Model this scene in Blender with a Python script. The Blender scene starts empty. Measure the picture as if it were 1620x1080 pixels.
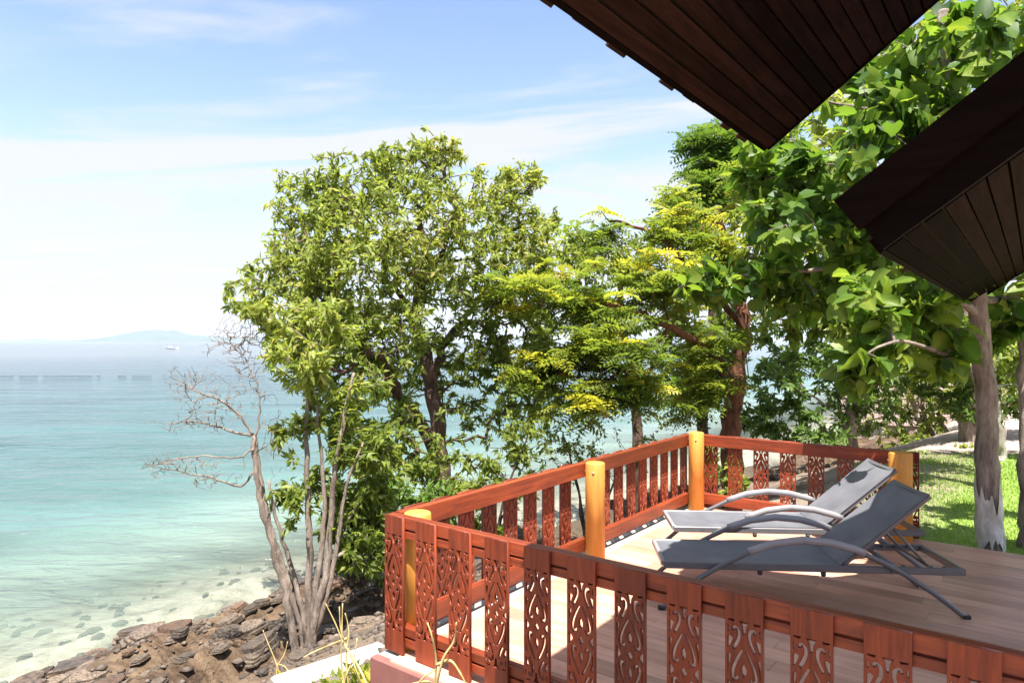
import bpy, math, random
import numpy as np
from mathutils import Vector, Matrix
R = math.radians
rng = np.random.default_rng(7)
random.seed(7)
scene = bpy.context.scene
COL = scene.collection

# ------------------------------------------------------------------ camera, sky, sun, exposure
CAM_Z = 1.75
F = 1080.0                      # focal length in photo pixels (1620 wide)
cam = bpy.data.cameras.new('camera')
cam.sensor_width = 36.0
cam.lens = 36.0 * F / 1620.0
cam.clip_start = 0.05
cam.clip_end = 30000.0
camo = bpy.data.objects.new('camera', cam)
COL.objects.link(camo)
camo.location = (0, 0, CAM_Z)
camo.rotation_euler = (R(90), 0, 0)
scene.camera = camo

SUN_DIR = Vector((0.018, -0.397, 1.0)).normalized()
SUN_EL = math.asin(SUN_DIR.z)
sun = bpy.data.lights.new('sun', 'SUN')
sun.energy = 4.4
sun.angle = R(0.53)
sun.color = (1.0, 0.955, 0.89)
suno = bpy.data.objects.new('sun', sun)
COL.objects.link(suno)
suno.rotation_euler = SUN_DIR.to_track_quat('Z', 'Y').to_euler()
suno.location = (0, -8, 20)

world = bpy.data.worlds.new('World')
scene.world = world
world.use_nodes = True
wn, wl = world.node_tree.nodes, world.node_tree.links
wn.clear()
wout = wn.new('ShaderNodeOutputWorld')
wbg = wn.new('ShaderNodeBackground')
wbg.inputs['Strength'].default_value = 0.100
sky = wn.new('ShaderNodeTexSky')
sky.sky_type = 'NISHITA'
sky.sun_disc = False
sky.sun_elevation = SUN_EL
sky.sun_rotation = math.pi
sky.altitude = 0
sky.air_density = 0.8
sky.dust_density = 0.6
sky.ozone_density = 1.0
def wmath(op, a, b=None, c=None):
    n = wn.new('ShaderNodeMath'); n.operation = op
    for i, x in enumerate((a, b, c)):
        if x is None: continue
        if isinstance(x, (int, float)): n.inputs[i].default_value = x
        else: wl.new(x, n.inputs[i])
    return n.outputs[0]
tc = wn.new('ShaderNodeTexCoord')
sep = wn.new('ShaderNodeSeparateXYZ'); wl.new(tc.outputs['Generated'], sep.inputs[0])
zc = wmath('MAXIMUM', sep.outputs['Z'], 0.0)
den = wmath('ADD', zc, 0.16)
cmb = wn.new('ShaderNodeCombineXYZ')
wl.new(wmath('DIVIDE', sep.outputs['X'], den), cmb.inputs[0])
wl.new(wmath('DIVIDE', sep.outputs['Y'], den), cmb.inputs[1])
def cloud(rot, scl, loc, nscale, detail, dist, lo, hi):
    mp = wn.new('ShaderNodeMapping'); wl.new(cmb.outputs[0], mp.inputs[0])
    mp.inputs['Rotation'].default_value = (0, 0, R(rot)); mp.inputs['Scale'].default_value = scl
    mp.inputs['Location'].default_value = loc
    nz = wn.new('ShaderNodeTexNoise'); wl.new(mp.outputs[0], nz.inputs['Vector'])
    nz.inputs['Scale'].default_value = nscale; nz.inputs['Detail'].default_value = detail
    nz.inputs['Roughness'].default_value = 0.55; nz.inputs['Distortion'].default_value = dist
    mr = wn.new('ShaderNodeMapRange'); mr.interpolation_type = 'SMOOTHSTEP'
    wl.new(nz.outputs['Fac'], mr.inputs[0])
    mr.inputs[1].default_value = lo; mr.inputs[2].default_value = hi
    return mr.outputs[0]
c1 = cloud(-58, (0.45, 1.5, 1), (0.7, 1.9, 0), 1.1, 10, 1.2, 0.43, 0.60)
c2 = cloud(-50, (0.30, 0.8, 1), (4.1, 2.2, 0), 0.8, 6, 0.4, 0.44, 0.72)
hz = wmath('POWER', wmath('SUBTRACT', 1.0, zc), 5.0)
cfac = wmath('MULTIPLY_ADD', c1, 0.85, wmath('MULTIPLY', c2, 0.45))
cfac = wmath('MINIMUM', wmath('ADD', cfac, wmath('MULTIPLY', hz, 0.90)), 0.95)
cmix = wn.new('ShaderNodeMix'); cmix.data_type = 'RGBA'
wl.new(cfac, cmix.inputs['Factor'])
wl.new(sky.outputs[0], cmix.inputs['A'])
cmix.inputs['B'].default_value = (2.78, 2.84, 2.96, 1)
wl.new(cmix.outputs['Result'], wbg.inputs['Color'])
wl.new(wbg.outputs[0], wout.inputs[0])

vs = scene.view_settings
vs.view_transform = 'Standard'; vs.look = 'None'; vs.gamma = 1.0
vs.use_curve_mapping = False
vs.exposure = 1.72
scene.cycles.max_bounces = 6
scene.cycles.diffuse_bounces = 3
scene.cycles.glossy_bounces = 3
scene.cycles.transparent_max_bounces = 10
scene.cycles.volume_bounces = 0

# ------------------------------------------------------------------ helpers
TH = math.atan2(-0.609, 0.793)              # the deck and the house are turned by this angle: local x = v, local y = u
CU, CV = (math.sin(-TH), math.cos(TH)), (math.cos(TH), math.sin(TH))
def W(v, u, z=0.0): return Vector((CV[0]*v + CU[0]*u, CV[1]*v + CU[1]*u, z))
def uv_of(x, y): return CU[0]*x + CU[1]*y, CV[0]*x + CV[1]*y      # u, v
def P(px, py, d): return np.array(((px-810)/F*d, d, CAM_Z - (py-541)/F*d))

def tag(o, label=None, cat=None, group=None, kind=None):
    if label: o['label'] = label
    if cat: o['category'] = cat
    if group: o['group'] = group
    if kind: o['kind'] = kind
    return o
def link(name, me, mat=None, parent=None, loc=None, rz=None):
    o = bpy.data.objects.new(name, me)
    COL.objects.link(o)
    if mat is not None and me is not None and not me.materials: me.materials.append(mat)
    if parent is not None: o.parent = parent
    if loc is not None: o.location = loc
    if rz is not None: o.rotation_euler = (0, 0, rz)
    return o
def thing(name, label, cat, loc=(0, 0, 0), rz=0.0, group=None):
    return tag(link(name, None, None, None, loc, rz), label, cat, group)

class MB:
    def __init__(s): s.v, s.f = [], []
    def add(s, vs_, fs_):
        b = len(s.v); s.v += [tuple(p) for p in vs_]; s.f += [tuple(i+b for i in f) for f in fs_]
    def box(s, x0, x1, y0, y1, z0, z1, bev=0.0):
        if bev <= 0:
            s.add([(x0,y0,z0),(x1,y0,z0),(x1,y1,z0),(x0,y1,z0),(x0,y0,z1),(x1,y0,z1),(x1,y1,z1),(x0,y1,z1)],
                  [(3,2,1,0),(4,5,6,7),(0,1,5,4),(1,2,6,5),(2,3,7,6),(3,0,4,7)])
        else:
            b = bev
            a0 = [(x0+b,y0+b),(x1-b,y0+b),(x1-b,y1-b),(x0+b,y1-b)]
            a1 = [(x0,y0),(x1,y0),(x1,y1),(x0,y1)]
            rings = [(a0,z0),(a1,z0+b),(a1,z1-b),(a0,z1)]
            V = [(x,y,z) for a,z in rings for x,y in a]
            Fs = [(3,2,1,0),(12,13,14,15)]
            for k in range(3):
                for i in range(4):
                    j = (i+1) % 4
                    Fs.append((k*4+i, k*4+j, k*4+4+j, k*4+4+i))
            s.add(V, Fs)
        return s
    def obox(s, o, ax, ay, az):
        o, ax, ay, az = map(Vector, (o, ax, ay, az))
        s.add([o, o+ax, o+ax+ay, o+ay, o+az, o+ax+az, o+ax+ay+az, o+ay+az],
              [(3,2,1,0),(4,5,6,7),(0,1,5,4),(1,2,6,5),(2,3,7,6),(3,0,4,7)])
        return s
    def tube(s, pts, rad, n=8, cap=True, flat=1.0):
        pts = [Vector(p) for p in pts]; m = len(pts)
        if not hasattr(rad, '__len__'): rad = [rad]*m
        up = None; V = []; Fs = []
        for i, p in enumerate(pts):
            t = (pts[min(i+1, m-1)] - pts[max(i-1, 0)]).normalized()
            if up is None:
                up = Vector((0, 1, 0)) if abs(t.y) < 0.9 else Vector((1, 0, 0))
            a = (up - t*up.dot(t)).normalized(); b = t.cross(a); up = a
            for k in range(n):
                w = 2*math.pi*k/n
                V.append(p + a*(rad[i]*math.cos(w)) + b*(rad[i]*flat*math.sin(w)))
        for i in range(m-1):
            for k in range(n):
                j = (k+1) % n
                Fs.append((i*n+k, i*n+j, (i+1)*n+j, (i+1)*n+k))
        if cap:
            Fs.append(tuple(range(n-1, -1, -1))); Fs.append(tuple((m-1)*n+k for k in range(n)))
        s.add(V, Fs); return s
    def lathe(s, prof, n=24, o=(0, 0, 0)):
        V = []; Fs = []
        for r, z in prof:
            for k in range(n):
                w = 2*math.pi*k/n
                V.append((o[0]+r*math.cos(w), o[1]+r*math.sin(w), o[2]+z))
        for i in range(len(prof)-1):
            for k in range(n):
                j = (k+1) % n
                Fs.append((i*n+k, i*n+j, (i+1)*n+j, (i+1)*n+k))
        Fs.append(tuple(range(n-1, -1, -1))); Fs.append(tuple((len(prof)-1)*n+k for k in range(n)))
        s.add(V, Fs); return s
    def mesh(s, name, smooth=False):
        me = bpy.data.meshes.new(name); me.from_pydata(s.v, [], s.f); me.update()
        if smooth: me.polygons.foreach_set('use_smooth', [True]*len(me.polygons))
        return me
    def build(s, name, mat, parent=None, smooth=False, loc=None, rz=None):
        return link(name, s.mesh(name, smooth), mat, parent, loc, rz)

def arrmesh(name, V, Fc, tint=None, smooth=False):
    """mesh from numpy arrays: V (n,3), Fc (m,k)"""
    V = np.ascontiguousarray(V, dtype=np.float32); Fc = np.ascontiguousarray(Fc, dtype=np.int32)
    me = bpy.data.meshes.new(name)
    me.vertices.add(len(V)); me.vertices.foreach_set('co', V.ravel())
    m, k = Fc.shape
    me.loops.add(m*k); me.loops.foreach_set('vertex_index', Fc.ravel())
    me.polygons.add(m)
    me.polygons.foreach_set('loop_start', np.arange(0, m*k, k, dtype=np.int32))
    me.polygons.foreach_set('loop_total', np.full(m, k, dtype=np.int32))
    if smooth: me.polygons.foreach_set('use_smooth', np.ones(m, dtype=bool))
    if tint is not None:
        at = me.attributes.new('tint', 'FLOAT', 'POINT'); at.data.foreach_set('value', np.ascontiguousarray(tint, dtype=np.float32))
    me.update(calc_edges=True); me.validate()
    return me

# value noise in numpy
def _h(ix, iy, s):
    n = (ix*374761393 + iy*668265263 + s*1442695041) & 0xFFFFFFFF
    n = ((n ^ (n >> 13)) * 1274126177) & 0xFFFFFFFF
    return ((n ^ (n >> 16)) & 0xFFFF) / 65535.0
def vnoise(x, y, s=0):
    ix, iy = np.floor(x).astype(np.int64), np.floor(y).astype(np.int64)
    fx, fy = x-ix, y-iy
    fx, fy = fx*fx*(3-2*fx), fy*fy*(3-2*fy)
    return (_h(ix,iy,s)*(1-fx)*(1-fy) + _h(ix+1,iy,s)*fx*(1-fy) + _h(ix,iy+1,s)*(1-fx)*fy + _h(ix+1,iy+1,s)*fx*fy)*2-1
def fbm(x, y, s=0, o=4):
    r = 0; a = 1.0
    for k in range(o): r = r + a*vnoise(x*2**k, y*2**k, s+k*17); a *= 0.5
    return r
def sstep(a, b, x):
    t = np.clip((x-a)/(b-a), 0, 1); return t*t*(3-2*t)

# ------------------------------------------------------------------ materials
def newmat(name):
    m = bpy.data.materials.new(name); m.use_nodes = True
    nt = m.node_tree; nt.nodes.clear()
    return m, nt.nodes, nt.links
def nd(N, L, typ, ins=None, **props):
    n = N.new(typ)
    for k, v in props.items(): setattr(n, k, v)
    for k, v in (ins or {}).items():
        if hasattr(v, 'is_output'): L.new(v, n.inputs[k])
        else: n.inputs[k].default_value = v
    return n
def ramp(N, L, fac, stops):
    n = N.new('ShaderNodeValToRGB'); L.new(fac, n.inputs[0]); cr = n.color_ramp
    while len(cr.elements) < len(stops): cr.elements.new(0.5)
    for e, (p, c) in zip(cr.elements, stops): e.position = p; e.color = (*c, 1)
    return n.outputs[0]
def wood(name, dark, light, axis=0, rough=0.45, scale=1.0, spec=0.4, bump=0.15, worn=None, coat=0.0, var=(0.74, 1.22)):
    """streaky wood along one local axis, changed from board to board"""
    m, N, L = newmat(name)
    co = nd(N, L, 'ShaderNodeTexCoord'); oi = nd(N, L, 'ShaderNodeObjectInfo')
    geo = nd(N, L, 'ShaderNodeNewGeometry')
    off = nd(N, L, 'ShaderNodeVectorMath', {0: co.outputs['Object'], 1: (0, 0, 0)}, operation='ADD')
    rv = nd(N, L, 'ShaderNodeMath', {0: oi.outputs['Random'], 1: 37.0}, operation='MULTIPLY')
    L.new(rv.outputs[0], off.inputs[1])
    sc = [14*scale]*3; sc[axis] = 1.1*scale
    mp = nd(N, L, 'ShaderNodeMapping', {'Vector': off.outputs[0], 'Scale': tuple(sc)})
    n1 = nd(N, L, 'ShaderNodeTexNoise', {'Vector': mp.outputs[0], 'Scale': 2.2, 'Detail': 7.0, 'Roughness': 0.65, 'Distortion': 0.6})
    n2 = nd(N, L, 'ShaderNodeTexNoise', {'Vector': off.outputs[0], 'Scale': 3.0, 'Detail': 4.0})
    mid = tuple((a+b)/2 for a, b in zip(dark, light))
    c = ramp(N, L, n1.outputs['Fac'], [(0.28, dark), (0.5, mid), (0.72, light)])
    hs = nd(N, L, 'ShaderNodeHueSaturation', {'Color': c})
    vv = nd(N, L, 'ShaderNodeMapRange', {0: oi.outputs['Random'], 1: 0.0, 2: 1.0, 3: var[0], 4: var[1]})
    v2 = nd(N, L, 'ShaderNodeMapRange', {0: n2.outputs['Fac'], 1: 0.3, 2: 0.7, 3: 0.85, 4: 1.12})
    vm = nd(N, L, 'ShaderNodeMath', {0: vv.outputs[0], 1: v2.outputs[0]}, operation='MULTIPLY')
    L.new(vm.outputs[0], hs.inputs['Value'])
    col = hs.outputs[0]
    if worn:
        nw = nd(N, L, 'ShaderNodeTexNoise', {'Vector': off.outputs[0], 'Scale': 9.0, 'Detail': 6.0, 'Roughness': 0.7})
        wf = nd(N, L, 'ShaderNodeMapRange', {0: nw.outputs['Fac'], 1: 0.56, 2: 0.75, 3: 0.0, 4: 0.65})
        mx = nd(N, L, 'ShaderNodeMix', {'Factor': wf.outputs[0], 'A': col, 'B': (*worn, 1)}, data_type='RGBA')
        mx.inputs['A'].default_value = (0,0,0,1); L.new(col, mx.inputs['A'])
        col = mx.outputs['Result']
    b = nd(N, L, 'ShaderNodeBump', {'Height': n1.outputs['Fac'], 'Strength': bump, 'Distance': 0.01})
    p = nd(N, L, 'ShaderNodeBsdfPrincipled', {'Base Color': col, 'Roughness': rough, 'Specular IOR Level': spec, 'Normal': b.outputs[0], 'Coat Weight': coat, 'Coat Roughness': 0.25})
    o = nd(N, L, 'ShaderNodeOutputMaterial', {0: p.outputs[0]})
    return m
def mixcol(N, L, f, a, b):
    n = N.new('ShaderNodeMix'); n.data_type = 'RGBA'
    for k, x in (('Factor', f), ('A', a), ('B', b)):
        if hasattr(x, 'is_output'): L.new(x, n.inputs[k])
        elif k == 'Factor': n.inputs[k].default_value = x
        else: n.inputs[k].default_value = (*x, 1)
    return n.outputs['Result']
def plain(name, c, rough=0.5, var=0.12, scale=8.0, metallic=0.0, spec=0.5, bump=0.0, c2=None, stretch=(1, 1, 1), objvar=0.0):
    m, N, L = newmat(name)
    co = nd(N, L, 'ShaderNodeTexCoord')
    mp = nd(N, L, 'ShaderNodeMapping', {'Vector': co.outputs['Object'], 'Scale': stretch})
    n1 = nd(N, L, 'ShaderNodeTexNoise', {'Vector': mp.outputs[0], 'Scale': scale, 'Detail': 6.0, 'Roughness': 0.6})
    lo = tuple(x*(1-var) for x in c); hi = c2 or tuple(min(1, x*(1+var)) for x in c)
    col = ramp(N, L, n1.outputs['Fac'], [(0.3, lo), (0.7, hi)])
    if objvar:
        oi = nd(N, L, 'ShaderNodeObjectInfo'); ov = nd(N, L, 'ShaderNodeMapRange', {0: oi.outputs['Random'], 1: 0.0, 2: 1.0, 3: 1-objvar, 4: 1+objvar})
        col = nd(N, L, 'ShaderNodeVectorMath', {0: col, 'Scale': ov.outputs[0]}, operation='SCALE').outputs[0]
    p = nd(N, L, 'ShaderNodeBsdfPrincipled', {'Base Color': col, 'Roughness': rough, 'Metallic': metallic, 'Specular IOR Level': spec})
    if bump:
        b = nd(N, L, 'ShaderNodeBump', {'Height': n1.outputs['Fac'], 'Strength': bump, 'Distance': 0.02}); L.new(b.outputs[0], p.inputs['Normal'])
    nd(N, L, 'ShaderNodeOutputMaterial', {0: p.outputs[0]})
    return m
def leafmat(name, stops, trans=0.45, rough=0.45, spec=0.35, tcol=(1.5, 1.45, 0.8)):
    m, N, L = newmat(name)
    at = nd(N, L, 'ShaderNodeAttribute', attribute_name='tint')
    oi = nd(N, L, 'ShaderNodeObjectInfo')
    ad = nd(N, L, 'ShaderNodeMath', {0: at.outputs['Fac'], 1: 0.0}, operation='ADD')
    co = nd(N, L, 'ShaderNodeTexCoord')
    n1 = nd(N, L, 'ShaderNodeTexNoise', {'Vector': co.outputs['Object'], 'Scale': 1.3, 'Detail': 3.0})
    f = nd(N, L, 'ShaderNodeMath', {0: n1.outputs['Fac'], 1: 0.5, 2: ad.outputs[0]}, operation='MULTIPLY_ADD')
    f2 = nd(N, L, 'ShaderNodeMath', {0: f.outputs[0], 1: 0.25}, operation='SUBTRACT')
    c = ramp(N, L, f2.outputs[0], stops)
    p = nd(N, L, 'ShaderNodeBsdfPrincipled', {'Base Color': c, 'Roughness': rough, 'Specular IOR Level': spec})
    tm = nd(N, L, 'ShaderNodeVectorMath', {0: c, 1: tcol}, operation='MULTIPLY')
    t = nd(N, L, 'ShaderNodeBsdfTranslucent', {'Color': tm.outputs[0]})
    mx = nd(N, L, 'ShaderNodeMixShader', {0: trans, 1: p.outputs[0], 2: t.outputs[0]})
    nd(N, L, 'ShaderNodeOutputMaterial', {0: mx.outputs[0]})
    return m
def bark(name, dark, light, scale=10.0):
    m, N, L = newmat(name)
    co = nd(N, L, 'ShaderNodeTexCoord')
    mp = nd(N, L, 'ShaderNodeMapping', {'Vector': co.outputs['Object'], 'Scale': (1, 1, 0.28)})
    n1 = nd(N, L, 'ShaderNodeTexNoise', {'Vector': mp.outputs[0], 'Scale': scale*1.6, 'Detail': 8.0, 'Roughness': 0.7})
    n2 = nd(N, L, 'ShaderNodeTexNoise', {'Vector': co.outputs['Object'], 'Scale': scale*0.25, 'Detail': 3.0})
    f = nd(N, L, 'ShaderNodeMath', {0: n1.outputs['Fac'], 1: 0.6}, operation='MULTIPLY')
    f2 = nd(N, L, 'ShaderNodeMath', {0: n2.outputs['Fac'], 1: 0.4, 2: f.outputs[0]}, operation='MULTIPLY_ADD')
    c = ramp(N, L, f2.outputs[0], [(0.40, dark), (0.60, light)])
    b = nd(N, L, 'ShaderNodeBump', {'Height': n1.outputs['Fac'], 'Strength': 1.0, 'Distance': 0.05})
    p = nd(N, L, 'ShaderNodeBsdfPrincipled', {'Base Color': c, 'Roughness': 0.85, 'Specular IOR Level': 0.2, 'Normal': b.outputs[0]})
    nd(N, L, 'ShaderNodeOutputMaterial', {0: p.outputs[0]})
    return m

M = {}
M['rail'] = wood('red stained wood', (0.11, 0.019, 0.009), (0.33, 0.062, 0.018), 0, 0.42, 1.0, 0.45, 0.2, (0.10, 0.03, 0.02))
M['rail_y'] = wood('red stained wood along', (0.11, 0.019, 0.009), (0.33, 0.062, 0.018), 1, 0.42, 1.0, 0.45, 0.2, (0.20, 0.06, 0.03))
M['carved'] = wood('red stained carved wood', (0.10, 0.017, 0.008), (0.30, 0.053, 0.016), 2, 0.45, 1.2, 0.4, 0.2, (0.15, 0.045, 0.03))
M['deck'] = wood('deck plank', (0.45, 0.225, 0.145), (0.64, 0.375, 0.27), 0, 0.42, 0.55, 0.35, 0.06)
M['plinth'] = plain('plinth paint', (0.22, 0.085, 0.07), 0.7, 0.2, 6, bump=0.2)
M['post'] = wood('orange post paint', (0.50, 0.20, 0.038), (0.76, 0.35, 0.075), 2, 0.55, 0.7, 0.3, 0.12, (0.50, 0.22, 0.06))
M['screw'] = plain('pale plug', (0.5, 0.32, 0.16), 0.5)
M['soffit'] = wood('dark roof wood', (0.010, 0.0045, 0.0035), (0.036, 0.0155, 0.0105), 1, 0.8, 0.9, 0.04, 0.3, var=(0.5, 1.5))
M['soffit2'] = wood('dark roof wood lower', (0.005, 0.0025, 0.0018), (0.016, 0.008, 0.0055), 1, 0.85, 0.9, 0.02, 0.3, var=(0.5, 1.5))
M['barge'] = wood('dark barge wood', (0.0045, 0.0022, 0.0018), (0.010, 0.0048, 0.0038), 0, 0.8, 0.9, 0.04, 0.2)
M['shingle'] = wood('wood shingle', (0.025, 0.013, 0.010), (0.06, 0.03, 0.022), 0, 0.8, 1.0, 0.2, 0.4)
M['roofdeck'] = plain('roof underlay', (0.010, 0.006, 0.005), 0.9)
M['metal'] = plain('grey coated metal', (0.11, 0.105, 0.11), 0.38, 0.08, 20, 0.0, 0.5)
M['metal_l'] = plain('pale grey arm metal', (0.26, 0.245, 0.25), 0.35, 0.06, 20, 0.0, 0.5)
M['tip'] = plain('black rubber', (0.02, 0.02, 0.02), 0.6)
def mkfabric():
    m, N, L = newmat('dark mesh fabric')
    co = nd(N, L, 'ShaderNodeTexCoord')
    w = nd(N, L, 'ShaderNodeTexWave', {'Vector': co.outputs['Object'], 'Scale': 60.0, 'Distortion': 0.5})
    n1 = nd(N, L, 'ShaderNodeTexNoise', {'Vector': co.outputs['Object'], 'Scale': 5.0, 'Detail': 5.0})
    c = ramp(N, L, n1.outputs['Fac'], [(0.3, (0.100, 0.102, 0.116)), (0.7, (0.155, 0.155, 0.168))])
    b = nd(N, L, 'ShaderNodeBump', {'Height': w.outputs['Fac'], 'Strength': 0.25, 'Distance': 0.002})
    p = nd(N, L, 'ShaderNodeBsdfPrincipled', {'Base Color': c, 'Roughness': 0.55, 'Specular IOR Level': 0.15, 'Normal': b.outputs[0], 'Sheen Weight': 0.1})
    nd(N, L, 'ShaderNodeOutputMaterial', {0: p.outputs[0]})
    return m
M['fabric'] = mkfabric()
M['bark_grey'] = bark('grey brown bark', (0.14, 0.108, 0.085), (0.44, 0.36, 0.30))
M['bark_dark'] = bark('dark bark', (0.05, 0.03, 0.022), (0.17, 0.105, 0.08))
M['bark_red'] = bark('red brown bark', (0.06, 0.025, 0.016), (0.24, 0.10, 0.06))
M['bark_pale'] = bark('pale bark', (0.28, 0.23, 0.20), (0.58, 0.52, 0.47))
M['bark_dead'] = bark('dead pinkish bark', (0.14, 0.108, 0.085), (0.37, 0.295, 0.24))
M['whitewash'] = plain('whitewash', (0.52, 0.46, 0.40), 0.9, 0.35, 14, bump=0.9, c2=(0.80, 0.76, 0.71), stretch=(1, 1, .4))
M['leaf_mid'] = leafmat('mid green leaf', [(0.0, (0.085, 0.125, 0.022)), (0.35, (0.19, 0.25, 0.042)), (0.65, (0.28, 0.335, 0.07)), (0.90, (0.37, 0.40, 0.11)), (1.0, (0.42, 0.37, 0.14))], 0.55)
M['leaf_dark'] = leafmat('dark green leaf', [(0.0, (0.05, 0.095, 0.018)), (0.5, (0.115, 0.20, 0.036)), (0.85, (0.19, 0.27, 0.05)), (1.0, (0.22, 0.27, 0.06))], 0.45)
M['leaf_yel'] = leafmat('yellow green feathery leaf', [(0.0, (0.07, 0.12, 0.022)), (0.35, (0.155, 0.22, 0.04)), (0.6, (0.29, 0.33, 0.055)), (0.85, (0.50, 0.44, 0.06)), (1.0, (0.58, 0.43, 0.07))], 0.55)
M['leaf_big'] = leafmat('large bright leaf', [(0.0, (0.04, 0.095, 0.018)), (0.45, (0.10, 0.19, 0.028)), (0.8, (0.19, 0.28, 0.04)), (1.0, (0.29, 0.37, 0.06))], 0.55, 0.45, 0.35)
M['straw'] = plain('dry straw', (0.50, 0.36, 0.12), 0.7, 0.3, 14, c2=(0.66, 0.52, 0.24))
M['rock'] = plain('brown rock', (0.045, 0.034, 0.026), 0.85, 0.5, 9.0, bump=1.0, c2=(0.21, 0.155, 0.11), objvar=.5)
M['rock_wet'] = plain('wet dark rock', (0.055, 0.04, 0.03), 0.4, 0.5, 5.0, bump=0.8, c2=(0.16, 0.11, 0.075), objvar=.4)
M['rock_rust'] = plain('rusty rock', (0.07, 0.034, 0.018), 0.8, 0.5, 9.0, bump=1.0, c2=(0.19, 0.115, 0.07), objvar=.4)
M['rock_sub'] = plain('submerged rock', (0.04, 0.04, 0.03), 0.9, 0.4, 4.0, bump=0.6, c2=(0.12, 0.12, 0.09))
M['kerb'] = plain('pale concrete', (0.30, 0.27, 0.24), 0.9, 0.15, 7, bump=0.5, c2=(0.46, 0.42, 0.38))
M['white'] = plain('white paint', (0.78, 0.78, 0.78), 0.5, 0.06, 3)
M['float'] = plain('dark floating boom', (0.11, 0.14, 0.16), 0.6, 0.2, 2)
M['hill'] = plain('wooded hill', (0.045, 0.075, 0.04), 0.95, 0.3, 0.01)
M['pinkwall'] = plain('pink stone wall', (0.46, 0.33, 0.29), 0.9, 0.25, 2.0, bump=0.5, c2=(0.62, 0.48, 0.43))
M['hut_shade'] = plain('dark opening', (0.06, 0.045, 0.04), 0.8)

# ------------------------------------------------------------------ terrain, sea, far hills
SEA = -2.0
def shore(u): return -8.65 + 0.9*sstep(6, 9, u) + 1.2*sstep(12, 22, u) + 5.0*sstep(22, 45, u) + 0.35*vnoise(u*0.5, u*0+3, 5)
def height(u, v):
    s = v - shore(u)                                      # metres inland of the waterline
    sea_side = np.where(s < 0, 0.16*s, 0)
    bank = np.interp(s, [0, 1.1, 2.9, 4.45, 5.15, 5.75, 8.5], [0, 0.32, 0.75, 1.28, 1.55, 1.68, 1.80])
    z = SEA + np.where(s < 0, np.maximum(sea_side, -6), bank)
    rockm = sstep(-2.2, 0.2, s)*(1-sstep(3.0, 4.6, s))
    ledge = fbm(u*0.55+v*0.25, v*1.9-u*0.2, 3, 5)
    step = np.floor(ledge*3.0)/3.0
    strata = fbm(u*0.35+v*0.5, v*3.4-u*0.9, 51, 4); st2 = np.floor(strata*4.0)/4.0
    z = z - 0.07*rockm*sstep(-.3, .3, s)
    z = z + rockm*(0.15*step + 0.06*ledge + 0.10*st2 + 0.05*fbm(u*4, v*4, 9, 3))
    z = z + 0.03*fbm(u*1.3, v*1.3, 21, 3)*sstep(3, 6, s)*(1-sstep(6.0, 6.6, s))
    z = z + 0.02*fbm(u*0.6, v*0.6, 31, 2)*sstep(6, 8, s)
    # flat pads: around the deck; hillside far right
    hill = 2.6*sstep(24, 46, u)*sstep(-4, 8, v) + 0.5*sstep(15.5, 24, u)*sstep(-3, 2, v)
    return z + hill
ub = np.concatenate([np.linspace(-60, -4, 15), np.arange(-1, 14, 0.07), np.linspace(14.1, 17, 24), np.linspace(17.2, 60, 90), np.linspace(65, 400, 24)])
vb = np.concatenate([np.linspace(-60, -13.4, 16), np.arange(-13.0, -2.6, 0.055), np.linspace(-2.4, 14, 60), np.linspace(16, 200, 24)])
UU, VV = np.meshgrid(ub, vb, indexing='ij')
ZZ = height(UU, VV)
XX = CV[0]*VV + CU[0]*UU; YY = CV[1]*VV + CU[1]*UU
nu, nv = UU.shape
idx = np.arange(nu*nv).reshape(nu, nv)
quads = np.stack([idx[:-1, :-1], idx[:-1, 1:], idx[1:, 1:], idx[1:, :-1]], -1).reshape(-1, 4)[:, ::-1]
me = arrmesh('ground', np.stack([XX, YY, ZZ], -1).reshape(-1, 3), quads, smooth=False)
S_ = VV - shore(UU)
grass = sstep(6.6, 7.2, S_)*sstep(6.0, 6.8, UU)*(1-sstep(14.6, 15.8, UU + 0.5*vnoise(UU, VV, 4)))*sstep(-3.2, -2.4, VV)
rock = sstep(-2.5, -0.3, S_ + 0.8*fbm(UU*0.9, VV*0.9, 8, 3))*(1-sstep(3.4, 5.2, S_ + 0.8*fbm(UU*0.9, VV*0.9, 41, 3)))
wet = sstep(-1.0, -0.1, S_)*(1-sstep(0.2, 1.0, S_ + 0.5*fbm(UU*1.1, VV*1.1, 12, 2)))
sub = 1-sstep(-0.55, -0.05, S_ + 0.25*fbm(UU*1.5, VV*1.5, 14, 3))
for nm, arr in (('grass', grass), ('rock', rock), ('wet', wet), ('sub', sub), ('pale', sstep(14.5, 16, UU))):
    at = me.attributes.new(nm, 'FLOAT', 'POINT'); at.data.foreach_set('value', np.ascontiguousarray(arr, dtype=np.float32).ravel())
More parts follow.
